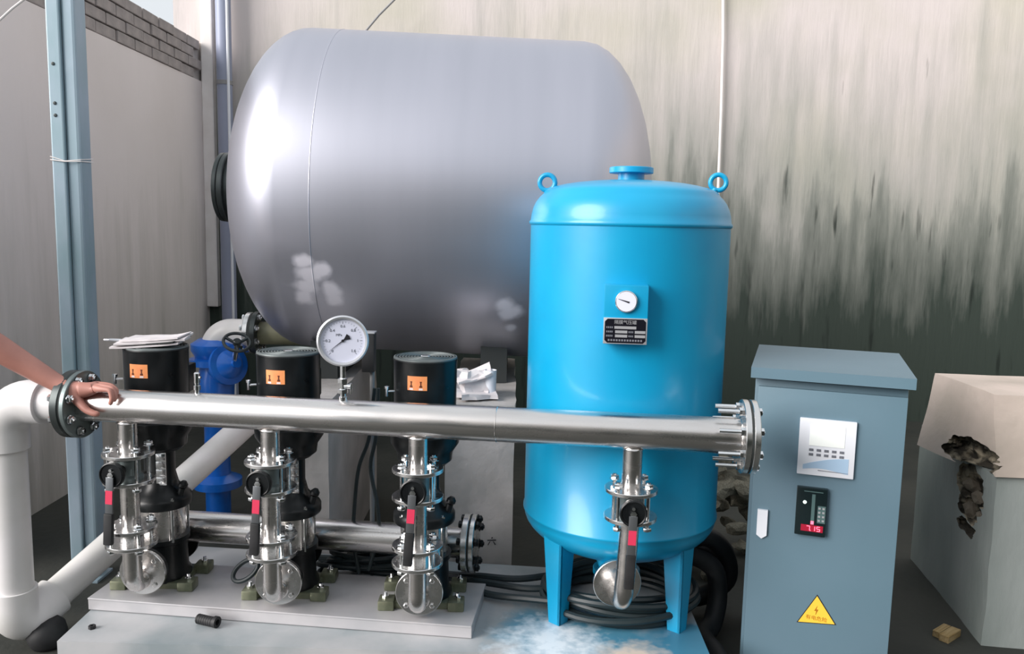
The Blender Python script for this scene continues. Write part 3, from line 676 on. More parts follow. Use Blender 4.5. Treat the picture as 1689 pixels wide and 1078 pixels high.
hb = MB().torus(hwc, hwd, 0.060, 0.0075, 36, 8); T_ = axis_frame(hwc, hwd)
for i in range(3):
    a = 2 * math.pi * i / 3 + 0.4; hb.cyl(hwc - hwd * 0.01, T_ @ Vector((0.058 * math.cos(a), 0.058 * math.sin(a), 0)), 0.007, n=10)
hb.disc(hwc - hwd * 0.015, hwc + hwd * 0.012, 0.018, 0.003, 20); hb.build('handwheel', 'port', gv)
MB().cyl(bo + bd * 0.17, hwc, 0.012, n=14).build('spindle', 'chrome', gv)
# foot for the valve
MB().cyl((vx, vy, FL), (vx, vy, vz(798)), 0.06, n=28).build('support_stub', 'darkblue', gv)
we = thing('plastic_elbow', 'white plastic elbow joining the blue valve to the steel tank outlet', 'pipe elbow', (vx, vy, vz(558)), 0)
ezt = st0.z; ex = st0.x - 0.068
RB = 0.085
ep = [Vector((vx, vy, vz(560))), Vector((vx, vy, ezt - RB))] + arc((vx + RB, vy, ezt - RB), -X, Z, RB, 12) + [Vector((ex, vy, ezt))]
MB().tube(ep, 0.066, 36).build('elbow', 'pvc', we)
MB().ring((ex - 0.024, vy, ezt), (ex, vy, ezt), 0.100, 0.05, 40, 0.002).build('flange', 'flange', we)
MB().ring((ex, vy, ezt), (ex + 0.012, vy, ezt), 0.098, 0.05, 40).build('gasket', 'gasket', we)
be = bolt_mesh('bolt', 0.034, 0.009)
for i in range(8):
    a = math.pi * (i + 0.5) / 4; A = wm(we).inverted() @ axis_frame(Vector((ex + 0.006, vy + 0.084 * math.cos(a), ezt + 0.084 * math.sin(a))), X); inst('bolt', be, we, A.to_translation(), A.to_euler())

# ================================================================== BLUE PRESSURE TANK
BX, BY, BRAD = 0.398, 2.85, 0.340
bt = thing('pressure_tank', 'tall glossy sky blue pressure tank on angle legs', 'tank', (BX, BY, PLINTH), math.radians(-8))
z_lo, z_hi = 0.40, 1.418
DT, DB = 0.150, 0.150
prof = [(0, z_lo - DB)] + [(BRAD * math.sin(a), z_lo - DB * math.cos(a)) for a in [math.pi / 2 * i / 14 for i in range(1, 14)]]
prof += [(BRAD, z_lo), (BRAD + 0.004, z_lo + 0.004), (BRAD + 0.004, z_lo + 0.010), (BRAD, z_lo + 0.014), (BRAD, z_lo + 0.3), (BRAD, z_hi - 0.014), (BRAD + 0.005, z_hi - 0.010), (BRAD + 0.006, z_hi - 0.002), (BRAD + 0.001, z_hi + 0.004)]
# torispherical top: short knuckle then a shallow crown
kn = [(BRAD - 0.085 + 0.085 * math.cos(a), z_hi + 0.004 + 0.105 * math.sin(a)) for a in [math.radians(d) for d in (12, 24, 36, 48, 58)]]
prof += kn
rk, zk = kn[-1]
prof += [(rk * math.cos(a), zk + 0.052 * math.sin(a)) for a in [math.pi / 2 * i / 9 for i in range(1, 10)]]
MB().lathe(prof, (BX, BY, 0), Z, 96).build('shell', 'blue', bt, smooth=50)
tp = MB().ring((BX, BY, zk + 0.03), (BX, BY, zk + 0.085), 0.045, 0.02, 32); tp.disc((BX, BY, zk + 0.075), (BX, BY, zk + 0.095), 0.075, 0.002, 36); tp.build('top_nozzle', 'blue', bt)
bnz = MB().cyl((BX, BY, 0.17), (BX, BY, 0.28), 0.04, n=24); bnz.disc((BX, BY, 0.155), (BX, BY, 0.175), 0.085, 0.002, 36); bnz.build('bottom_nozzle', 'blue', bt)
for px in (903, 1185):
    c = P(px, 301, 2.85)
    rg = MB().torus(c, (0.15, 1, 0), 0.0265, 0.0085, 30, 10)
    inward = Vector((BX - c.x, BY - c.y, 0)).normalized()
    rg.cyl(c - Z * 0.024 + inward * 0.01, c - Z * 0.075 + inward * 0.05, 0.011, n=12); rg.build('lifting_ring', 'blue', bt)
# legs: steel angles
def leg(fx, fy, ang, topz):
    T_ = Matrix.Translation((fx, fy, PLINTH)) @ Matrix.Rotation(ang, 4, 'Z')
    h = topz - PLINTH; wT, wB, th = 0.082, 0.046, 0.009
    b = MB(T_)
    def plate(sx):   # one flange of the angle, tapered downward
        vs = [(0, 0, 0), (wB, 0, 0), (wT, 0, h), (0, 0, h), (0, th, 0), (wB, th, 0), (wT, th, h), (0, th, h)]
        if sx: vs = [(y_ if True else 0, x_, z_) for (x_, y_, z_) in vs]
        b.add(vs, [(0, 1, 2, 3), (7, 6, 5, 4), (0, 4, 5, 1), (1, 5, 6, 2), (2, 6, 7, 3), (3, 7, 4, 0)])
    plate(False); plate(True)
    return b.build('leg', 'blue', bt, smooth=0)
lA, lB = PZ(905, 1032, PLINTH), PZ(1120, 1050, PLINTH)
leg(lA.x + 0.035, lA.y, math.radians(48), 0.415)
leg(lB.x + 0.005, lB.y + 0.02, math.radians(50), 0.405)
leg(BX - 0.02, BY + 0.30, math.radians(-130), 0.45)
# gauge box with dial and nameplate
bxc = P(1033, 520, 2.46); bdir = Vector((0.10, 1, 0)).normalized()
xd = Vector((bdir.y, -bdir.x, 0))
zt, zb_ = P(1033, 470, 2.46).z, P(1033, 568, 2.46).z
fx0 = P(996, 520, 2.46).x; fx1 = P(1068, 520, 2.46).x; bwid = (fx1 - fx0) / xd.x
front = Vector(((fx0 + fx1) / 2, 2.46, (zt + zb_) / 2))
bh = zt - zb_
TB = frame(front, xd, Z)             # local x right, y up, z toward the viewer
gb = MB(TB).box((0, 0, -0.045), (bwid, bh, 0.09), bev=0.003).build('gauge_box', 'blue', bt)
gc = (0, bh * 0.23, 0)
dial = MB(TB).disc((gc[0], gc[1], 0), (gc[0], gc[1], 0.012), 0.033, 0.002, 40).build('dial_case', 'flange', gb)
def sub(mb, nm, m): return mb.build(nm, m, dial, smooth=0)
dd_ = MB(TB); dd_.disc((0, gc[1], 0.0121), (0, gc[1], 0.0128), 0.030, 0.0002, 36)
dn = MB(TB).prism([(0.008, -0.004), (0.010, 0.001), (-0.024, 0.009), (-0.024, 0.008)], 0.0006, Matrix.Translation((0, gc[1] - 0.001, 0.0132)))
o1 = dd_.build('gauge_dial', 'dial', bt, label='small white round dial'); o2 = dn.build('needle', 'ink', o1, smooth=0)
npc = (0, -bh * 0.27, 0.0); nw, nh = bwid * 0.99, bh * 0.44
npl = MB(TB).box((0, npc[1], 0.0025), (nw, nh, 0.005), bev=0.001).build('nameplate', 'alu', bt, label='black and silver nameplate')
octp = [(-nw * .47 + .008, -nh * .46), (nw * .47 - .008, -nh * .46), (nw * .47, -nh * .46 + .008), (nw * .47, nh * .46 - .008), (nw * .47 - .008, nh * .46), (-nw * .47 + .008, nh * .46), (-nw * .47, nh * .46 - .008), (-nw * .47, -nh * .46 + .008)]
MB(TB).prism(octp, 0.0006, Matrix.Translation((0, npc[1], 0.005))).build('plate_field', 'plate', npl, smooth=0)
MB(TB).text('隔膜气压罐', 0.0135, Matrix.Translation((0, npc[1] + nh * 0.33, 0.0058))).build('plate_title', 'alu', npl, smooth=0)
cells = MB(TB)
for (cx, cy, wd) in ((0.0, 0.135, 0.50), (-0.09, -0.03, 0.28), (0.34, -0.03, 0.24), (-0.09, -0.19, 0.28), (0.34, -0.19, 0.24)):
    cells.box((cx * nw, npc[1] + cy * nh, 0.0058), (wd * nw, nh * 0.105, 0.0006))
cells.build('plate_cells', 'alu', npl, smooth=0)
bars = MB(TB)
for (cx, cy, wd) in ((-0.36, 0.135, 0.16), (-0.36, -0.03, 0.16), (-0.36, -0.19, 0.16), (0.13, -0.03, 0.12), (0.13, -0.19, 0.12)):
    for j in range(4): bars.box(((cx + (j - 1.5) * wd / 4) * nw, npc[1] + cy * nh, 0.0058), (wd * nw / 6, nh * 0.07, 0.0005))
for j in range(13): bars.box(((j - 6) * 0.062 * nw, npc[1] - nh * 0.355, 0.0058), (0.040 * nw, nh * 0.075, 0.0005))
bars.build('plate_small_print', 'inkgrey', npl, smooth=0)

# ================================================================== PRESSURE GAUGE ON THE HEADER
gq = man_at(566); gz = gq.z + PR
gt = thing('pressure_gauge', 'large round white-faced pressure gauge standing on the header pipe', 'gauge', (gq.x, gq.y, gz), 0)
gcz = P(565, 561, gq.y).z; gdir = (CAM - Vector((gq.x, gq.y, gcz))); gdir.z *= 0.15; gdir.normalize()
TG = frame((gq.x, gq.y, gcz), Z.cross(gdir), Z - gdir * gdir.z)
TG = TG if (TG.to_3x3() @ Z).dot(gdir) > 0 else frame((gq.x, gq.y, gcz), gdir.cross(Z) * -1, Z)
GR = 0.0785
MB(TG).lathe([(0, -0.030), (GR - 0.010, -0.030), (GR - 0.004, -0.026), (GR - 0.004, 0.006), (GR, 0.008), (GR + 0.001, 0.016), (GR - 0.004, 0.020), (GR - 0.010, 0.018), (GR - 0.012, 0.010), (0, 0.010)], n=64).build('case', 'alu', gt)
dl = MB(TG).disc((0, 0, 0.0095), (0, 0, 0.0108), GR - 0.0115, 0.0002, 56).build('dial', 'dial', gt)
tk = MB(TG)
for i in range(31):
    a = math.radians(225 - 270 * i / 30); L_ = 0.008 if i % 5 == 0 else 0.004; rr = 0.060
    T_ = Matrix.Rotation(a, 4, 'Z'); tk.box((rr - L_ / 2, 0, 0.0111), (L_, 0.0012 if i % 5 == 0 else 0.0007, 0.0004), T=T_)
tk.build('scale_ticks', 'inkgrey', dl, smooth=0)
nt = MB(TG)
for i, s_ in enumerate(['0', '0.2', '0.4', '0.6', '0.8', '1', '1.6']):
    a = math.radians(225 - 270 * i / 6); nt.text(s_, 0.0125, Matrix.Translation((0.045 * math.cos(a), 0.045 * math.sin(a), 0.0112)))
nt.text('MPa', 0.011, Matrix.Translation((-0.012, 0.018, 0.0112)))
nt.build('numerals', 'inkgrey', dl, smooth=0)
na = math.radians(217); T_ = Matrix.Translation((0, 0, 0.0122)) @ Matrix.Rotation(na, 4, 'Z')
nd = MB(TG).prism([(0.054, 0.0), (0.0, 0.0016), (-0.008, 0.003), (-0.022, 0.010), (-0.025, 0.0), (-0.022, -0.010), (-0.008, -0.003), (0.0, -0.0016)], 0.0008, T_)
nd.disc((0, 0, 0.012), (0, 0, 0.0145), 0.0045, 0.0005, 18); nd.build('needle', 'ink', gt, smooth=0)
sz = gcz - GR
stm = MB().lathe([(0, gz - 0.004), (0.014, gz - 0.004), (0.014, gz + 0.010), (0.010, gz + 0.012), (0.010, gz + 0.020)], (gq.x, gq.y, 0), Z, 24)
stm.lathe([(0.010, gz + 0.020), (0.0165, gz + 0.022), (0.0165, gz + 0.034), (0.011, gz + 0.036), (0.0115, gz + 0.052), (0.0165, gz + 0.054), (0.0165, gz + 0.068), (0.009, gz + 0.070), (0.009, sz + 0.01)], (gq.x, gq.y, 0), Z, 6)
stm.build('stem', 'chrome', gt)
ck = MB().cyl((gq.x, gq.y, gz + 0.044), (gq.x + 0.026, gq.y - 0.006, gz + 0.044), 0.008, n=14); ck.box((gq.x + 0.027, gq.y - 0.006, gz + 0.038), (0.006, 0.012, 0.034), bev=0.002); ck.build('cock_handle', 'chrome', gt)
# small vent cock
vq = man_at(326); vz0 = vq.z + PR
vc = MB().lathe([(0, vz0 - 0.004), (0.008, vz0 - 0.004), (0.008, vz0 + 0.010), (0.011, vz0 + 0.011), (0.011, vz0 + 0.024), (0.008, vz0 + 0.026), (0.008, vz0 + 0.032), (0.010, vz0 + 0.033), (0.010, vz0 + 0.064), (0.006, vz0 + 0.068), (0, vz0 + 0.068)], (vq.x, vq.y, 0), Z, 16)
vco = vc.mesh('air_vent', 'chrome', Matrix.Translation((-vq.x, -vq.y, -vz0)))
vo = thing('air_vent', 'small silver air vent standing on the header pipe before the blue valve', 'valve', (vq.x, vq.y, vz0))
inst('vent_body', vco, vo, (0, 0, 0))
MB().cyl((vq.x, vq.y, vz0 + 0.05), (vq.x + 0.014, vq.y - 0.004, vz0 + 0.052), 0.004, n=10).build('bleed_screw', 'chrome', vo)

# ================================================================== CONTROL CABINET
cl, cr = P(1246, 612, 2.60), P(1503, 628, 2.45)
cl.z = cr.z = 0
cx_ = (cr - cl).normalized(); cyd = Vector((-cx_.y, cx_.x, 0)); cw = (cr - cl).length; CH = 0.925; CD = 0.46
cab = thing('control_cabinet', 'grey-blue steel control cabinet with display, meter and warning triangle', 'cabinet', tuple(cl.lerp(cr, 0.5)), math.atan2(cx_.y, cx_.x))
TC = frame(cl.lerp(cr, 0.5), cx_, cyd)          # x along front, y into depth, z up
MB(TC).box((0, CD / 2 + 0.012, (CH + FL) / 2), (cw - 0.002, CD - 0.024, CH - FL), bev=0.004).build('body', 'cab', cab)
door = MB(TC).box((0.004, 0.004, (CH + FL) / 2 + 0.01), (cw - 0.016, 0.016, CH - FL - 0.06), bev=0.003).build('door', 'cab', cab)
lid = MB(TC)
b4 = [(-cw / 2 - 0.012, -0.028, CH + 0.010), (cw / 2 + 0.012, -0.028, CH + 0.010), (cw / 2 + 0.012, CD + 0.01, CH + 0.010), (-cw / 2 - 0.012, CD + 0.01, CH + 0.010)]
t4 = [(-cw / 2 - 0.012, -0.028, CH + 0.044), (cw / 2 + 0.012, -0.028, CH + 0.044), (cw / 2 + 0.012, CD + 0.01, CH + 0.052), (-cw / 2 - 0.012, CD + 0.01, CH + 0.052)]
lid.hexa(b4, t4); lid.build('lid', 'cab', cab, smooth=0)
MB(TC).box((0, CD / 2 + 0.01, CH + 0.004), (cw - 0.006, CD - 0.03, 0.014)).build('lid_gasket', 'gasket', cab, smooth=0)
TD = frame(cl.lerp(cr, 0.5) - cyd * 0.004, cx_, Z)   # face of the door: x right, y up, z out
def face(px, py):                                   # photo point -> door face coordinates
    o = cl.lerp(cr, 0.5) - cyd * 0.004; dv = P(px, py, 1.0) - CAM
    s_ = (o - CAM).dot(cyd) / dv.dot(cyd); q = TD.inverted() @ (CAM + dv * s_); return q.x, q.y
# inverter display
dx0, dy1 = face(1318, 688); dx1, dy0 = face(1408, 790)
x0, y1 = face(1320, 687); x1, y0 = face(1407, 789)
pw, ph = x1 - x0, y1 - y0; pcx, pcy = (x0 + x1) / 2, (y0 + y1) / 2
TP = TD @ Matrix.Translation((pcx, pcy, 0))
pn = MB(TP).box((0, 0, 0.006), (pw, ph, 0.014), bev=0.003).build('display_panel', 'white', cab, label='white operator panel with pale screen')
MB(TP).box((0, ph * 0.215, 0.0135), (pw * 0.62, ph * 0.37, 0.002), bev=0.0006).build('screen', 'screen', pn)
btn = MB().box((0, 0, 0), (pw * 0.078, ph * 0.042, 0.002), bev=0.0005).mesh('button', 'inkgrey')
for r_ in range(2):
    for c_ in range(5):
        A = wm(pn).inverted() @ TP @ Matrix.Translation(((c_ - 2) * pw * 0.135, -ph * 0.045 - r_ * ph * 0.082, 0.0138)); inst('button', btn, pn, A.to_translation(), A.to_euler())
sw = MB(TP)
up_ = [(-pw * 0.40 + pw * 0.80 * i / 14, -ph * 0.36 + ph * 0.14 * math.sin(0.3 + 1.5 * i / 14) + ph * 0.07 * i / 14) for i in range(15)]
lo_ = [(x_, min(y_ - 0.001, -ph * 0.40 + 0.006 * math.sin(i_ * 0.3))) for i_, (x_, y_) in enumerate(up_)][::-1]
sw.prism(up_ + lo_, 0.0006, Matrix.Translation((0, 0, 0.0131))); sw.build('swoosh_print', 'skyprint', pn, smooth=0)
MB(TP).prism([(-pw * 0.13, -ph * 0.395), (pw * 0.4, -ph * 0.405), (pw * 0.4, -ph * 0.410), (-pw * 0.13, -ph * 0.408)], 0.0006, Matrix.Translation((0, 0, 0.0136))).build('rule_print', 'inkgrey', pn, smooth=0)
# LED meter
x0, y1 = face(1315, 799); x1, y0 = face(1360, 883)
mw, mh = x1 - x0, y1 - y0; TMt = TD @ Matrix.Translation(((x0 + x1) / 2, (y0 + y1) / 2, 0))
mt = MB(TMt).box((0, 0, 0.010), (mw, mh, 0.022), bev=0.003).build('led_meter', 'meter', cab, label='small black meter with red digits')
bz = MB(TMt).box((mw * 0.05, mh * 0.43, 0.0213), (mw * 0.62, mh * 0.018, 0.0008)).build('meter_print', 'meterkey', mt, smooth=0)
MB(TMt).box((mw * 0.06, mh * 0.10, 0.0213), (mw * 0.11, mh * 0.56, 0.0008)).build('bar_graph', 'meterkey', mt, smooth=0)
kk = MB(TMt).box((mw * 0.34, -mh * 0.03, 0.0213), (mw * 0.26, mh * 0.36, 0.0008)); kk.build('key_pad', 'meterkey', mt, smooth=0)
kb = MB(TMt)
for r_ in range(4):
    for c_ in range(2): kb.box((mw * (0.27 + c_ * 0.13), mh * (0.10 - r_ * 0.085), 0.0222), (mw * 0.075, mh * 0.04, 0.0012))
kb.build('meter_keys', 'alu', mt, smooth=0)
MB(TMt).box((mw * 0.06, -mh * 0.215, 0.0213), (mw * 0.10, mh * 0.07, 0.0010)).build('bar_segment', 'led', mt, smooth=0)
MB(TMt).disc((-mw * 0.22, mh * 0.20, 0.0212), (-mw * 0.22, mh * 0.20, 0.0225), mw * 0.06, 0.0003, 14).build('indicator_lamp', 'ledw', mt)
MB(TMt).box((mw * 0.06, -mh * 0.335, 0.0213), (mw * 0.72, mh * 0.135, 0.0010)).build('digit_window', 'ledwin', mt, smooth=0)
sg = MB(TMt)
SEG = {'1': 'bc', '5': 'acdfg', '7': 'abc', '8': 'abcdefg'}
for i, ch in enumerate('715'):
    cx0 = mw * (-0.06 + i * 0.165); cy0 = -mh * 0.335; hw, hh = mw * 0.05, mh * 0.045; th = mw * 0.026
    S = {'a': ((0, hh), (2 * hw, th)), 'g': ((0, 0), (2 * hw, th)), 'd': ((0, -hh), (2 * hw, th)), 'b': ((hw, hh / 2), (th, hh)), 'c': ((hw, -hh / 2), (th, hh)), 'e': ((-hw, -hh / 2), (th, hh)), 'f': ((-hw, hh / 2), (th, hh))}
    for s_ in SEG[ch]:
        (a, b), (c, d) = S[s_]; sg.box((cx0 + a, cy0 + b, 0.0222), (c, d, 0.0008))
sg.box((mw * 0.015, -mh * 0.335 - mh * 0.045, 0.0222), (th, th, 0.0008))
sg.build('led_digits', 'led', mt, smooth=0)
# latch
x0, y1 = face(1250, 838); x1, y0 = face(1264, 887); hw_, hh_ = x1 - x0, y1 - y0; TL = TD @ Matrix.Translation(((x0 + x1) / 2, (y0 + y1) / 2, 0))
lt = MB(TL).prism([(-hw_ / 2, -hh_ * .38), (0, -hh_ / 2), (hw_ / 2, -hh_ * .38), (hw_ / 2, hh_ / 2), (-hw_ / 2, hh_ / 2)], 0.010).build('door_latch', 'white', door, smooth=0)
# warning triangle
q1, q2, q3 = face(1348, 980), face(1314, 1025), face(1379, 1030)
tr = MB(TD).prism([q2, q3, q1], 0.0016).build('warning_sticker', 'ink', cab, smooth=0, label='yellow high voltage warning triangle')
cc = ((q1[0] + q2[0] + q3[0]) / 3, (q1[1] + q2[1] + q3[1]) / 3)
inn = [(cc[0] + (a - cc[0]) * 0.93, cc[1] + (b - cc[1]) * 0.93) for a, b in (q2, q3, q1)]
MB(TD).prism(inn, 0.0006, Matrix.Translation((0, 0, 0.0015))).build('yellow_field', 'yellow', tr, smooth=0)
k_ = 0.0011
bl = [(0.3, 1), (-0.55, -0.12), (0.0, -0.12), (-0.15, -1.0), (0.6, 0.22), (0.05, 0.22)]
MB(TD).prism([(cc[0] - 0.002 + a * 0.011, cc[1] + 0.012 + b * 0.017) for a, b in bl], 0.0006, Matrix.Translation((0, 0, 0.002))).build('bolt_symbol', 'bolt_mark', tr, smooth=0)
MB(TD).text('有电危险', 0.0165, Matrix.Translation((cc[0], cc[1] - 0.0155, 0.0022)) @ Matrix.Rotation(-0.04, 4, 'Z')).build('caption', 'bolt_mark', tr, smooth=0)

# ================================================================== STEEL COLUMN AND WALL FITTINGS
CY = 3.25
c0 = P(109, 0, CY); c1 = P(131, 620, CY); cwid = 0.104
cmx = (c0.x + c1.x) / 2
colm = thing('steel_column', 'grey-blue steel column with a wire tie, standing left of the pumps', 'column', (cmx, CY, 0), 0)
MB().box((cmx - 0.026, CY, 1.57), (0.052, 0.09, 3.26), bev=0.006).build('shaft', 'column', colm, smooth=0)
MB().box((cmx + 0.026, CY + 0.012, 1.57), (0.050, 0.09, 3.26), bev=0.010).build('shaft_return', 'column', colm, smooth=0)
MB().box((cmx, CY, FL + 0.006), (0.13, 0.13, 0.012), bev=0.002).build('foot_plate', 'column', colm, smooth=0)
for py in (105, 170, 190):
    q = P(100 if py < 180 else 97, py, CY - 0.046); MB().lathe([(0, 0), (0.007, 0), (0.006, 0.003), (0, 0.004)], (cmx - 0.03, CY - 0.045, q.z), (0, -1, 0), 10).build('bolt_head', 'port', colm)
zt_ = P(110, 265, CY).z
def loop(z, dz): return [(cmx - 0.055, CY - 0.048, z), (cmx, CY - 0.050, z - dz), (cmx + 0.054, CY - 0.036, z - dz * 0.6), (cmx + 0.054, CY + 0.060, z), (cmx - 0.055, CY + 0.048, z)]
tie = MB().tube(loop(zt_, 0.006), 0.0022, 6, closed=True); tie.tube(loop(zt_ + 0.012, 0.016), 0.0018, 6, closed=True); tie.build('wire_tie', 'string', colm)
# downpipe near the far corner
dq = P(374, 300, 6.30)
dp = thing('drain_pipe', 'grey-blue plastic downpipe in the far corner beside the steel tank', 'pipe', (dq.x, 6.30, 0), 0)
MB().cyl((dq.x, 6.30, FL), (dq.x, 6.30, 4.15), 0.056, n=28).build('pipe', mat('grey_blue_pipe', srgb('9aa0b8'), 0.4, c2=srgb('8f97aa'), scale=2), dp)
dq2 = P(384, 300, 6.25); MB().cyl((dq2.x, 6.20, FL), (dq2.x, 6.20, 4.15), 0.010, n=10).build('highlight_line', 'white', dp)  # bright highlight along the downpipe, put in as a thin white rod
for z in (2.4, 3.4): MB().ring((dq.x, 6.30, z), (dq.x, 6.30, z + 0.03), 0.060, 0.054, 28).build('bracket', 'greywire', dp)
# light on the left wall's end, put in as a white corner strip
zq = P(345, 505, 6.36).z
struct(MB().box((XL + 0.045, 6.37, (zq + 4.1) / 2), (0.09, 0.06, 4.1 - zq), bev=0.01).build('lit_corner_strip', mat('lit_corner_white', srgb('f4f0ee'), 0.8, c2=srgb('e6e0dc'), scale=5), smooth=0))
# cords
s0, s1, s2, s3 = P(1193, -30, YB - 0.03), P(1193, 60, YB - 0.03), P(1190, 180, YB - 0.03), P(1184, 330, YB - 0.03)
tag(MB().tube([s0, s1, s2, s3, P(1180, 480, YB - 0.03)], 0.012, 8).build('wall_cord', 'string'), 'thin white cord hanging down the mossy back wall behind the blue tank', 'cord')
tag(MB().tube([P(660, -10, 6.2), P(625, 25, 6.2), P(600, 55, 6.2), P(560, 95, 6.2), P(500, 150, YB - 0.01)], 0.008, 8).build('overhead_wire', 'greywire'), 'thin grey wire slanting across the top of the back wall', 'wire')
tag(MB().tube([P(46, -6, 3.0), P(20, 14, 3.0), P(-4, 36, 3.0), P(-60, 85, 3.0)], 0.0045, 8).build('overhead_wire', 'string'), 'thin white wire slanting across the top left corner', 'wire')

# ================================================================== LOOSE THINGS
# papers on the left pump
pz = TIER + 0.857; pp = pumps[0]
def sheet(w_, d_, th, seed, curl):
    n = 8; vs = []; fs = []; rnd = random.Random(seed)
    for sgn in (0, 1):
        for i in range(n + 1):
            for j in range(n + 1):
                x_ = (i / n - 0.5) * w_; y_ = (j / n - 0.5) * d_
                vs.append((x_, y_, 0.0012 + curl * (abs(2 * i / n - 1) ** 3) * (0.4 + 0.6 * j / n) + 0.0015 * math.sin(9 * x_ / w_ + seed) * (j / n) + sgn * th))
    N = (n + 1) ** 2
    for i in range(n):
        for j in range(n):
            a = i * (n + 1) + j; q = (a, a + n + 1, a + n + 2, a + 1); fs.append(q[::-1]); fs.append(tuple(k + N for k in q))
    rim = [i * (n + 1) for i in range(n + 1)] + [n * (n + 1) + j for j in range(1, n + 1)] + [i * (n + 1) + n for i in range(n - 1, -1, -1)] + [j for j in range(n - 1, 0, -1)]
    for a, b in zip(rim, rim[1:] + rim[:1]): fs.append((a, b, b + N, a + N))
    return MB().add(vs, fs)
papers = thing('paper_bundle', 'folded white plastic sheets lying on the left pump motor', 'papers', (pp.x - 0.012, pp.y, pz), 0.06)
for i, (w_, d_, th, zz, rz, m_) in enumerate(((0.225, 0.16, 0.006, 0.0, 0.05, 'paper'), (0.21, 0.15, 0.003, 0.0085, -0.1, 'gasket'), (0.23, 0.15, 0.006, 0.012, 0.12, 'paper'), (0.20, 0.13, 0.005, 0.020, -0.05, 'paper'))):
    o = sheet(w_, d_, th, i, 0.006).build('sheet', m_, papers, local=True); o.location = (0.006 * i - 0.004, 0, zz); o.rotation_euler = (0, -0.07, rz)
ht = MB().tube([(-0.10, -0.03, 0.016), (-0.13, -0.04, 0.020), (-0.15, -0.03, 0.019), (-0.14, -0.01, 0.017), (-0.10, -0.01, 0.016)], 0.004, 8).build('strap', 'alu', papers, local=True)

# black rubber sleeve and nut on the plinth
q = PZ(341, 1024, PLINTH + 0.014)
slv = thing('rubber_sleeve', 'short ribbed black rubber sleeve lying on the plinth', 'sleeve', (q.x, q.y, PLINTH), math.radians(-20))
rp = []
for i in range(8): rp += [(0.0150, i * 0.009), (0.0165, i * 0.009 + 0.002), (0.0165, i * 0.009 + 0.006), (0.0150, i * 0.009 + 0.008)]
MB().lathe([(0.008, 0)] + rp + [(0.008, 0.071)], (-0.036, 0, 0.0165), X, 24, closed=True).build('body', 'blacksoft', slv, local=True)
MB().lathe([(0.0172, 0.066), (0.019, 0.068), (0.019, 0.080), (0.010, 0.080), (0.010, 0.066)], (-0.036, 0, 0.0185), X, 24, closed=True).build('collar', 'blacksoft', slv, local=True)
q = PZ(152, 1036, PLINTH)
nt_ = MB().ring((q.x, q.y, PLINTH), (q.x, q.y, PLINTH + 0.011), 0.0115, 0.005, 6).build('hex_nut', 'blacksoft', smooth=0)
tag(nt_, 'single small black nut on the left end of the plinth', 'nut')

# debris on the pier beside the right pump
pz0 = 0.70
cb = thing('crumpled_carton', 'crumpled white paper carton on the concrete pier right of the pumps', 'carton', tuple(Vector((P(775, 640, 3.35).x, 3.35, pz0))), 0.1)
def crumple(w_, d_, h_, seed, amt):
    bm = bmesh.new(); bmesh.ops.create_cube(bm, size=1.0); bmesh.ops.subdivide_edges(bm, edges=bm.edges, cuts=4, use_grid_fill=True)
    for vv in bm.verts:
        vv.co = Vector((vv.co.x * w_, vv.co.y * d_, (vv.co.z + 0.5) * h_)); nz = noise.noise_vector(vv.co * (3.2 / max(w_, h_)) + Vector((seed, seed * 2, 0)))
        k = min(1.0, vv.co.z / (h_ * 0.25)); vv.co += Vector((nz.x, nz.y, nz.z * k)) * amt
    b = MB(); bm.verts.index_update(); b.add([vv.co.copy() for vv in bm.verts], [tuple(x.index for x in f.verts) for f in bm.faces]); bm.free(); return b
crumple(0.13, 0.11, 0.10, 1.3, 0.03).build('carton_body', 'paper', cb, local=True, smooth=20)
fp = crumple(0.15, 0.10, 0.012, 4.1, 0.02).build('carton_flap', 'paper', cb, local=True, smooth=20); fp.location = (0.01, -0.02, 0.085); fp.rotation_euler = (0.2, -0.25, 0.1)
ty = crumple(0.15, 0.10, 0.02, 7.7, 0.012).build('torn_sheet', 'paper', cb, local=True, smooth=20); ty.location = (0.03, -0.06, 0.0); ty.rotation_euler = (0, 0, 0.2)
cpq = P(816, 660, 3.32)
cup = MB().lathe([(0, 0.0), (0.024, 0.0), (0.026, 0.11), (0.0235, 0.11), (0.022, 0.004), (0, 0.004)], n=24)
tag(cup.build('plastic_cup', 'white'), 'white plastic cup standing on the concrete pier beside the blue tank', 'cup').location = (cpq.x - 0.02, 3.32, pz0)
jar = MB().lathe([(0, 0.0), (0.034, 0.0), (0.038, 0.01), (0.038, 0.07), (0.03, 0.085), (0.022, 0.088), (0.022, 0.098), (0, 0.1)], n=24)
tag(jar.build('metal_tin', 'port'), 'small dull grey tin between the crumpled carton and the white cup', 'tin').location = (P(800, 650, 3.4).x, 3.40, pz0)

# conduit with black junction box behind the gauge
jx = P(614, 560, 3.0)
jb = thing('junction_box', 'black junction box on a grey conduit just right of the big gauge', 'box', (jx.x, 3.0, 0.0), 0)
bz0, bz1 = P(614, 612, 3.0).z, P(614, 549, 3.0).z
MB().box((jx.x - 0.012, 3.0, (bz0 + bz1) / 2), (0.046, 0.05, bz1 - bz0), bev=0.004).build('box', 'blacksoft', jb)
MB().box((jx.x - 0.012, 3.0, bz1 + 0.003), (0.050, 0.054, 0.006), bev=0.002).build('box_lid', 'alu', jb)
MB().cyl((jx.x, 3.0, FL), (jx.x, 3.0, bz0 + 0.005), 0.009, n=12).build('conduit', 'greywire', jb)

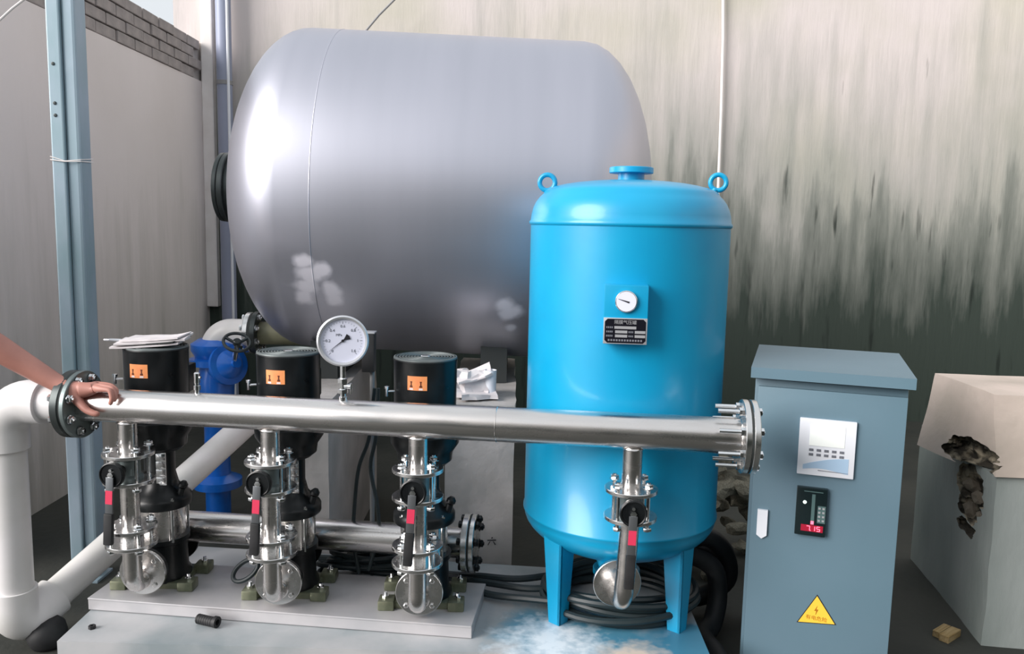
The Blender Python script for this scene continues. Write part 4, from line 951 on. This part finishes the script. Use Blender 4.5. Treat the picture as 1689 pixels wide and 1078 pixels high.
# cables
def wob(pts, n=6, amp=0.0, seed=0):     # Catmull-Rom through points
    pts = [Vector(p) for p in pts]; out = []
    ext = [pts[0] * 2 - pts[1]] + pts + [pts[-1] * 2 - pts[-2]]
    for i in range(1, len(ext) - 2):
        p0_, p1_, p2_, p3_ = ext[i - 1:i + 3]
        for k in range(n):
            t = k / n
            out.append(0.5 * ((2 * p1_) + (p2_ - p0_) * t + (2 * p0_ - 5 * p1_ + 4 * p2_ - p3_) * t * t + (3 * p1_ - p0_ - 3 * p2_ + p3_) * t ** 3))
    out.append(pts[-1]); return out
for i, (pts, lab) in enumerate((
    ([P(618, 640, 2.95), P(609, 720, 2.95), P(592, 770, 2.93), P(585, 830, 2.92), P(583, 890, 2.92), P(592, 945, 2.90)], 'thin grey-black cable hanging left of the right riser, nearer the middle pump'),
    ([P(624, 640, 2.92), P(620, 720, 2.92), P(611, 770, 2.92), P(622, 830, 2.9), P(624, 880, 2.9), P(608, 940, 2.88)], 'thin grey-black cable hanging just left of the right riser'))):
    tag(MB().tube(wob(pts), 0.0072, 8).build('power_cable', 'cable'), lab, 'cable')
cc_ = thing('cable_coil', 'coil of thick black cable lying on the plinth under the blue tank', 'cable coil', (0.40, 2.80, PLINTH), 0)
rnd = random.Random(3)
for k in range(9):
    R_ = 0.20 + 0.012 * (k % 4) + rnd.uniform(-0.015, 0.015); zc = 0.016 + 0.020 * (k // 3) + 0.003 * k; ph = rnd.uniform(0, 6)
    ox, oy = rnd.uniform(-0.015, 0.015), rnd.uniform(-0.012, 0.012)
    MB().tube([(ox + R_ * 1.12 * math.cos(a), oy + R_ * 0.86 * math.sin(a), max(0.014, zc + 0.010 * math.sin(2 * a + ph))) for a in [2 * math.pi * i / 40 for i in range(40)]], 0.0125, 8, closed=True).build('cable_loop', 'cable', cc_, local=True)
fcab = [([(0.19, 2.70, 0.11), (0.08, 2.74, 0.10), (-0.06, 2.80, 0.085), (-0.20, 2.88, 0.09), (-0.42, 2.98, 0.05), (-0.60, 3.04, 0.02)], 'black cable running from the blue tank coil toward the pumps, lower one'),
        ([(0.20, 2.80, 0.12), (0.08, 2.80, 0.11), (-0.06, 2.86, 0.10), (-0.24, 2.93, 0.09), (-0.45, 3.05, 0.03), (-0.66, 3.10, 0.02)], 'black cable running from the blue tank coil toward the pumps, middle one'),
        ([(0.22, 2.92, 0.12), (0.05, 2.88, 0.11), (-0.10, 2.92, 0.10), (-0.26, 3.0, 0.06), (-0.5, 3.1, 0.02), (-0.75, 3.12, 0.02)], 'black cable running from the blue tank coil toward the pumps, upper one')]
for pts, lab in fcab:
    pts = [(a, b, max(c, PLINTH + 0.0135)) for a, b, c in pts]
    tag(MB().tube(wob(pts), 0.013, 8).build('power_cable', 'cable'), lab, 'cable')
sc_ = thing('cable_bundle', 'loose tangle of black cable on the floor behind the right pump', 'cable', (-0.52, 2.98, PLINTH), 0)
for k in range(7):
    R_ = rnd.uniform(0.09, 0.17); ph = rnd.uniform(0, 6); zc = 0.022 + 0.011 * k
    MB().tube([(rnd.uniform(-.003, .003) + 0.03 * math.sin(k * 2) + R_ * 1.25 * math.cos(a), 0.35 * R_ * math.sin(a), max(0.012, zc + 0.012 * math.sin(a + ph))) for a in [2 * math.pi * i / 30 for i in range(30)]], 0.0095, 8, closed=True).build('cable_loop', 'cable', sc_, local=True)
ring = MB().tube([P(405, 940, 2.80) + Vector((0.045 * math.cos(a), 0.02 * math.sin(a), 0.035 * math.sin(a + 0.6))) for a in [2 * math.pi * i / 24 for i in range(24)]], 0.008, 8, closed=True)
for vv in ring.v: vv.z = max(vv.z, TIER + 0.003)
tag(ring.build('cable_ring', 'cable'), 'small ring of black cable beside the middle riser foot', 'cable')

# heavy black hose coiled right of the tank
hc = thing('black_hose', 'thick black hose coiled on the floor between blue tank and cabinet', 'hose', (0.725, 2.98, FL), 0)
HB = [(-0.10, 0.02, 0.30), (0.02, -0.02, 0.34), (0.10, 0.0, 0.27), (0.12, 0.03, 0.15), (0.02, 0.05, 0.07), (-0.10, 0.03, 0.10), (-0.14, 0.0, 0.20), (-0.07, -0.04, 0.28), (0.04, -0.06, 0.24), (0.06, -0.08, 0.14), (0.03, -0.14, 0.06), (-0.02, -0.22, 0.045), (-0.005, -0.34, 0.045), (-0.01, -0.50, 0.045)]
MB().tube(wob(HB), 0.036, 14).build('hose', 'blacksoft', hc, local=True)
MB().tube(wob([(-0.14, 0.10, 0.04), (-0.05, 0.12, 0.16), (0.05, 0.10, 0.24), (0.12, 0.08, 0.15), (0.10, 0.10, 0.05)]), 0.036, 14).build('hose', 'blacksoft', hc, local=True)
# rubble
rub_c = P(1180, 900, 3.5)
rnd = random.Random(11)
stones = []
for i in range(6):
    bm = bmesh.new(); bmesh.ops.create_icosphere(bm, subdivisions=2, radius=1.0)
    for vv in bm.verts:
        nz = noise.noise(vv.co * 1.3 + Vector((i * 5, 0, 0))); vv.co *= 1.0 + 0.45 * nz
        vv.co = Vector((round(vv.co.x * 2.5) / 2.5 * 0.4 + vv.co.x * 0.6, round(vv.co.y * 2.5) / 2.5 * 0.4 + vv.co.y * 0.6, (round(vv.co.z * 2.5) / 2.5 * 0.4 + vv.co.z * 0.6) * 0.7))
    me = bpy.data.meshes.new('rubble_stone'); bm.to_mesh(me); bm.free(); me.materials.append(M['rub']); stones.append(me)
for i in range(46):
    lvl = i % 6; r_ = rnd.uniform(0.03, 0.065)
    sp = 0.34 - lvl * 0.045
    o = bpy.data.objects.new('rubble_stone', rnd.choice(stones)); col.objects.link(o)
    o.location = (1.02 + rnd.uniform(-1, 1) * sp, 3.62 + rnd.uniform(-1, 1) * sp * 0.8, FL + 0.03 + lvl * 0.08); o.scale = (r_ * rnd.uniform(0.9, 1.5), r_, r_ * rnd.uniform(0.8, 1.1)); o.rotation_euler = (rnd.uniform(-.5, .5), rnd.uniform(-.5, .5), rnd.uniform(0, 6))
    tag(o, 'broken stone in the rubble heap between blue tank and cabinet', 'stone', 'rubble heap stones')
wq = P(1185, 862, 3.45)
wr = crumple(0.22, 0.10, 0.02, 9.2, 0.025).build('plastic_scrap', 'white', smooth=20); wr.location = (wq.x + 0.02, 3.56, 0.435); wr.rotation_euler = (0.1, 0.15, 0.1)
tag(wr, 'crumpled pale plastic scrap on top of the rubble heap', 'scrap')

# right-hand concrete block with broken beige cap
k0 = PZ(1619, 1064, FL); k1 = PZ(1520, 943, FL)
bv = (k1 - k0).normalized(); bu = Vector((bv.y, -bv.x, 0))
def gridbox(corn, cuts, seed, amp, nm):
    bm = bmesh.new(); vs = [bm.verts.new(c) for c in corn]
    for f in [(3, 2, 1, 0), (4, 5, 6, 7), (0, 1, 5, 4), (1, 2, 6, 5), (2, 3, 7, 6), (3, 0, 4, 7)]: bm.faces.new([vs[i] for i in f])
    bmesh.ops.recalc_face_normals(bm, faces=bm.faces)
    bmesh.ops.subdivide_edges(bm, edges=bm.edges, cuts=cuts, use_grid_fill=True)
    for vv in bm.verts: vv.co += noise.noise_vector(vv.co * 6 + Vector((seed, 0, 0))) * amp
    me = bpy.data.meshes.new(nm); bm.to_mesh(me); bm.free(); return me
def ragged(c, r, seed, amp=0.35, sub=4):          # ragged lump used to break the corner away
    bm = bmesh.new(); bmesh.ops.create_icosphere(bm, subdivisions=sub, radius=1.0)
    for vv in bm.verts:
        f = 1 + amp * noise.noise(vv.co * 1.6 + Vector((seed, 3, 0))) + 0.22 * noise.noise(vv.co * 5 + Vector((0, seed, 0)))
        q = vv.co * f; vv.co = Vector(c) + bu * q.x * r[0] + bv * q.y * r[1] + Z * q.z * r[2]
    me = bpy.data.meshes.new('cut'); bm.to_mesh(me); bm.free(); me.materials.append(M['soil']); return me
def broken(me, m, cutters, nm, parent):
    me.materials.append(M[m]); o = bpy.data.objects.new(nm, me); col.objects.link(o); tmp = []
    for c in cutters:
        k = bpy.data.objects.new('cut', c); col.objects.link(k); tmp.append(k)
        md = o.modifiers.new('b', 'BOOLEAN'); md.operation = 'DIFFERENCE'; md.object = k; md.solver = 'EXACT'; md.material_mode = 'TRANSFER'
    res = bpy.data.meshes.new_from_object(o.evaluated_get(bpy.context.evaluated_depsgraph_get()))
    bpy.data.objects.remove(o)
    for k in tmp: bpy.data.objects.remove(k)
    res.name = nm; res.shade_smooth(); res.set_sharp_from_angle(angle=math.radians(32))
    o = bpy.data.objects.new(nm, res); col.objects.link(o); o.parent = parent; o.matrix_parent_inverse = wm(parent).inverted(); return o
M['concgrey'] = mat('grey_concrete', srgb('9aa09e'), 0.85, c2=srgb('7f8a86'), scale=3, bump=0.4, bscale=26, stretch=(1, 1, 0.4))
ZC = P(1643, 787, k0.y).z
blk = thing('concrete_block', 'grey concrete block right of the cabinet with a crumbled front corner', 'concrete block', tuple(k0 + bu * 0.4 + bv * 0.3), 0)
B_ = [k0, k0 + bu * 1.3, k0 + bu * 1.3 + bv * 0.8, k0 + bv * 0.8]
def on_left(px, py):                                # point of the block's left face seen at a photo position
    dv = P(px, py, 1.0) - CAM; return CAM + dv * ((k0 - CAM).dot(bu) / dv.dot(bu))
cuts = [ragged(on_left(1600, 800), (0.06, 0.13, 0.08), 1.0), ragged(on_left(1598, 838), (0.045, 0.10, 0.05), 2.0), ragged(on_left(1594, 868), (0.035, 0.09, 0.028), 5.0)]
broken(gridbox(B_ + [Vector((b.x, b.y, ZC)) for b in B_], 10, 3.0, 0.006, 'block'), 'concgrey', cuts, 'block', blk)
cap = thing('plaster_cap', 'thick beige plastered slab with torn dark holes, lying on the concrete block', 'slab', tuple(k0 + bu * 0.4 + bv * 0.3 + Z * (ZC - FL)), 0)
zc0 = ZC + 0.008
nl = k0 - bu * 0.015 - bv * 0.02; nl.z = zc0
tip = P(1514, 727, 3.22); tip.z = zc0; ttop = P(1543, 615, 3.32); ntop = P(1640, 650, nl.y + 0.03)
b4 = [nl, nl + bu * 1.3, tip + bu * 1.5, tip]
t4 = [ntop, ntop + bu * 1.3, ttop + bu * 1.4, ttop]
def on_cap(px, py):
    n_ = (tip - nl).cross(ntop - nl); dv = P(px, py, 1.0) - CAM; return CAM + dv * ((nl - CAM).dot(n_) / dv.dot(n_))
cuts = [ragged(on_cap(1597, 745), (0.07, 0.16, 0.055), 3.0), ragged(on_cap(1612, 768), (0.06, 0.10, 0.05), 6.0), ragged(on_cap(1580, 657), (0.03, 0.09, 0.012), 4.0), ragged(on_cap(1566, 648), (0.03, 0.05, 0.016), 9.0)]
broken(gridbox(b4 + t4, 12, 8.0, 0.006, 'slab'), 'beige', cuts, 'slab', cap)
M['crumb'] = mat('pale_crumbled_plaster', srgb('9c9284'), 0.95, c2=srgb('5e574b'), scale=30, bump=0.6, bscale=60)
rnd = random.Random(5)
for i, (px, py, sz_) in enumerate(((1590, 800, 0.03), (1602, 820, 0.028), (1588, 838, 0.03), (1605, 850, 0.02), (1580, 770, 0.022))):
    q = on_left(px, py) + bu * (0.028 if i != 4 else 0.035)
    o = bpy.data.objects.new('crumbled_lump', stones[i % 6].copy()); o.data.materials[0] = M['crumb']; col.objects.link(o); o.parent = blk; o.matrix_parent_inverse = wm(blk).inverted()
    o.location = q; o.scale = (sz_ * 0.8, sz_ * 1.1, sz_ * 1.3); o.rotation_euler = (rnd.uniform(0, 3), rnd.uniform(0, 3), 0)
# wood offcut on the floor
wq = PZ(1580, 1048, FL + 0.01)
wd = thing('wood_offcut', 'small pale wood block of two strips on the floor before the concrete block', 'wood', (wq.x - 0.03, wq.y, FL), math.radians(38))
MB().box((0, 0, 0.013), (0.10, 0.035, 0.026), bev=0.002).build('offcut', 'wood', wd, local=True, smooth=0)
MB().box((0.008, 0.034, 0.012), (0.09, 0.026, 0.024), bev=0.002).build('offcut', 'wood', wd, local=True, smooth=0)
# black bag on the floor, lower left
bq = PZ(72, 1068, FL)
lp = MB().lathe([(0, 0.0), (0.050, 0.0), (0.062, 0.018), (0.066, 0.045), (0.056, 0.078), (0.032, 0.098), (0, 0.104)], n=24)
for vv in lp.v: vv += noise.noise_vector(vv * 14) * 0.010 * min(1, vv.z / 0.02)
bg_ = lp.build('rubber_pad', 'blacksoft', smooth=70); bg_.location = (bq.x + 0.005, bq.y + 0.02, FL)
tag(bg_, 'black rounded lump on the floor under the white elbow', 'rubber lump')

# ================================================================== PERSON REACHING IN FROM THE LEFT
def person():
    V = []; Ed = []; Rr = []
    def ad(p, r, par=None):
        V.append(tuple(p)); Rr.append(r if isinstance(r, tuple) else (r, r))
        if par is not None: Ed.append((par, len(V) - 1))
        return len(V) - 1
    def Bq(p): return (-2.14 + (p[1] - 2.22), 2.84 - (p[0] + 2.08), p[2])
    def ab(p, r, par=None): return ad(Bq(p), r, par)
    pel = ab((-2.08, 2.22, 0.93), 0.13)
    wai = ab((-2.07, 2.22, 1.08), 0.12, pel); che = ab((-2.06, 2.24, 1.26), 0.14, wai); nk0 = ab((-2.05, 2.25, 1.42), 0.065, che); nk1 = ab((-2.03, 2.25, 1.49), 0.052, nk0)
    h1 = ab((-2.01, 2.25, 1.56), 0.075, nk1); h2 = ab((-2.00, 2.25, 1.64), 0.085, h1); h3 = ab((-2.01, 2.25, 1.70), 0.06, h2); ns = ab((-1.915, 2.25, 1.60), 0.014, h1)
    for sy in (-1, 1):
        hp = ab((-2.08, 2.22 + sy * 0.09, 0.86), 0.09, pel); kn_ = ab((-2.06, 2.22 + sy * 0.10, 0.48), 0.058, hp); an = ab((-2.09, 2.22 + sy * 0.10, 0.03), 0.042, kn_); hl = ab((-2.06, 2.22 + sy * 0.10, -0.015), 0.04, an); toe = ab((-1.92, 2.22 + sy * 0.11, -0.03), 0.028, hl)
    s2_ = ab((-2.08, 2.05, 1.37), 0.06, che); e2 = ab((-2.13, 1.99, 1.10), 0.042, s2_); w2 = ab((-2.02, 2.02, 0.88), 0.028, e2); p2 = ab((-1.98, 2.03, 0.80), (0.036, 0.018), w2)
    for j in range(4): f1 = ab((-1.975 + 0.018 * (j - 1.5), 2.035, 0.745), 0.009, p2); ab((-1.96 + 0.018 * (j - 1.5), 2.04, 0.715), 0.008, f1)
    t2 = ab((-1.94, 2.05, 0.79), 0.010, p2); ab((-1.925, 2.06, 0.765), 0.009, t2)
    s1_ = ab((-2.04, 2.43, 1.37), 0.062, che)
    el = ad(P(-105, 515, 2.50), 0.046, s1_); fa = ad(P(-15, 566, 2.54), 0.046, el); fb = ad(P(45, 603, 2.565), 0.038, fa); wr_ = ad(P(98, 634, 2.575), (0.031, 0.031), fb)
    pm = ad(P(126, 643, 2.572), (0.034, 0.034), wr_); pk = ad(P(147, 643, 2.570), (0.027, 0.030), pm)
    fing = [([(164, 641, 2.545), (182, 643, 2.538), (185, 657, 2.536), (181, 668, 2.538)], 0.0095), ([(166, 636, 2.562), (186, 640, 2.553), (190, 652, 2.546), (187, 663, 2.543)], 0.0098), ([(166, 633, 2.585), (184, 636, 2.580), (192, 643, 2.572), (192, 651, 2.566)], 0.0092), ([(160, 632, 2.606), (174, 634, 2.606), (182, 637, 2.602), (186, 641, 2.598)], 0.0082)]
    for pts, r in fing:
        pr = pk
        for i, q in enumerate(pts): pr = ad(P(*q), r * (1.12 if i == 0 else 1.0 - 0.06 * i), pr)
    th = ad(P(130, 664, 2.552), 0.0165, pm); t1_ = ad(P(144, 677, 2.543), 0.0118, th); t2_ = ad(P(156, 682, 2.540), 0.0105, t1_); ad(P(165, 683, 2.541), 0.009, t2_)
    me = bpy.data.meshes.new('person_cage'); me.from_pydata(V, Ed, []); o = bpy.data.objects.new('person_cage', me); col.objects.link(o)
    md = o.modifiers.new('s', 'SKIN'); md.use_smooth_shade = True; md.branch_smoothing = 0.4
    for i, sv in enumerate(me.skin_vertices[0].data): sv.radius = Rr[i]; sv.use_root = (i == 0)
    ss = o.modifiers.new('d', 'SUBSURF'); ss.levels = 2; ss.render_levels = 2
    dg = bpy.context.evaluated_depsgraph_get(); ev = o.evaluated_get(dg); bm_ = bpy.data.meshes.new_from_object(ev)
    bm_.materials.clear()
    for m_ in ('skin', 'shirt', 'trousers'): bm_.materials.append(M[m_])
    for p in bm_.polygons:
        c = p.center; k = 0
        if c.z < 0.96 and c.x < -1.9 and not (c.x < -2.28 and c.z > 0.66): k = 2
        elif c.z > 0.96 and c.z < 1.44 and c.x < -1.92 and not (c.x < -2.30 and c.z < 1.18): k = 1
        if c.z < 0.05: k = 2
        p.material_index = k
    bm_.shade_smooth(); bpy.data.objects.remove(o); bpy.data.meshes.remove(me)
    pe = bpy.data.objects.new('person', bm_); col.objects.link(pe)
    tag(pe, 'person reaching in from the left with a bare forearm, hand resting on the header pipe', 'person')
    hr = MB().lathe([(0, 0.10), (0.05, 0.095), (0.085, 0.065), (0.098, 0.02), (0.098, -0.03), (0.085, -0.06), (0.075, -0.065)], (-2.11, 2.79, 1.645), (0, 0.25, 1), 24)
    hr.build('hair', 'hair', pe)
    return pe
person()
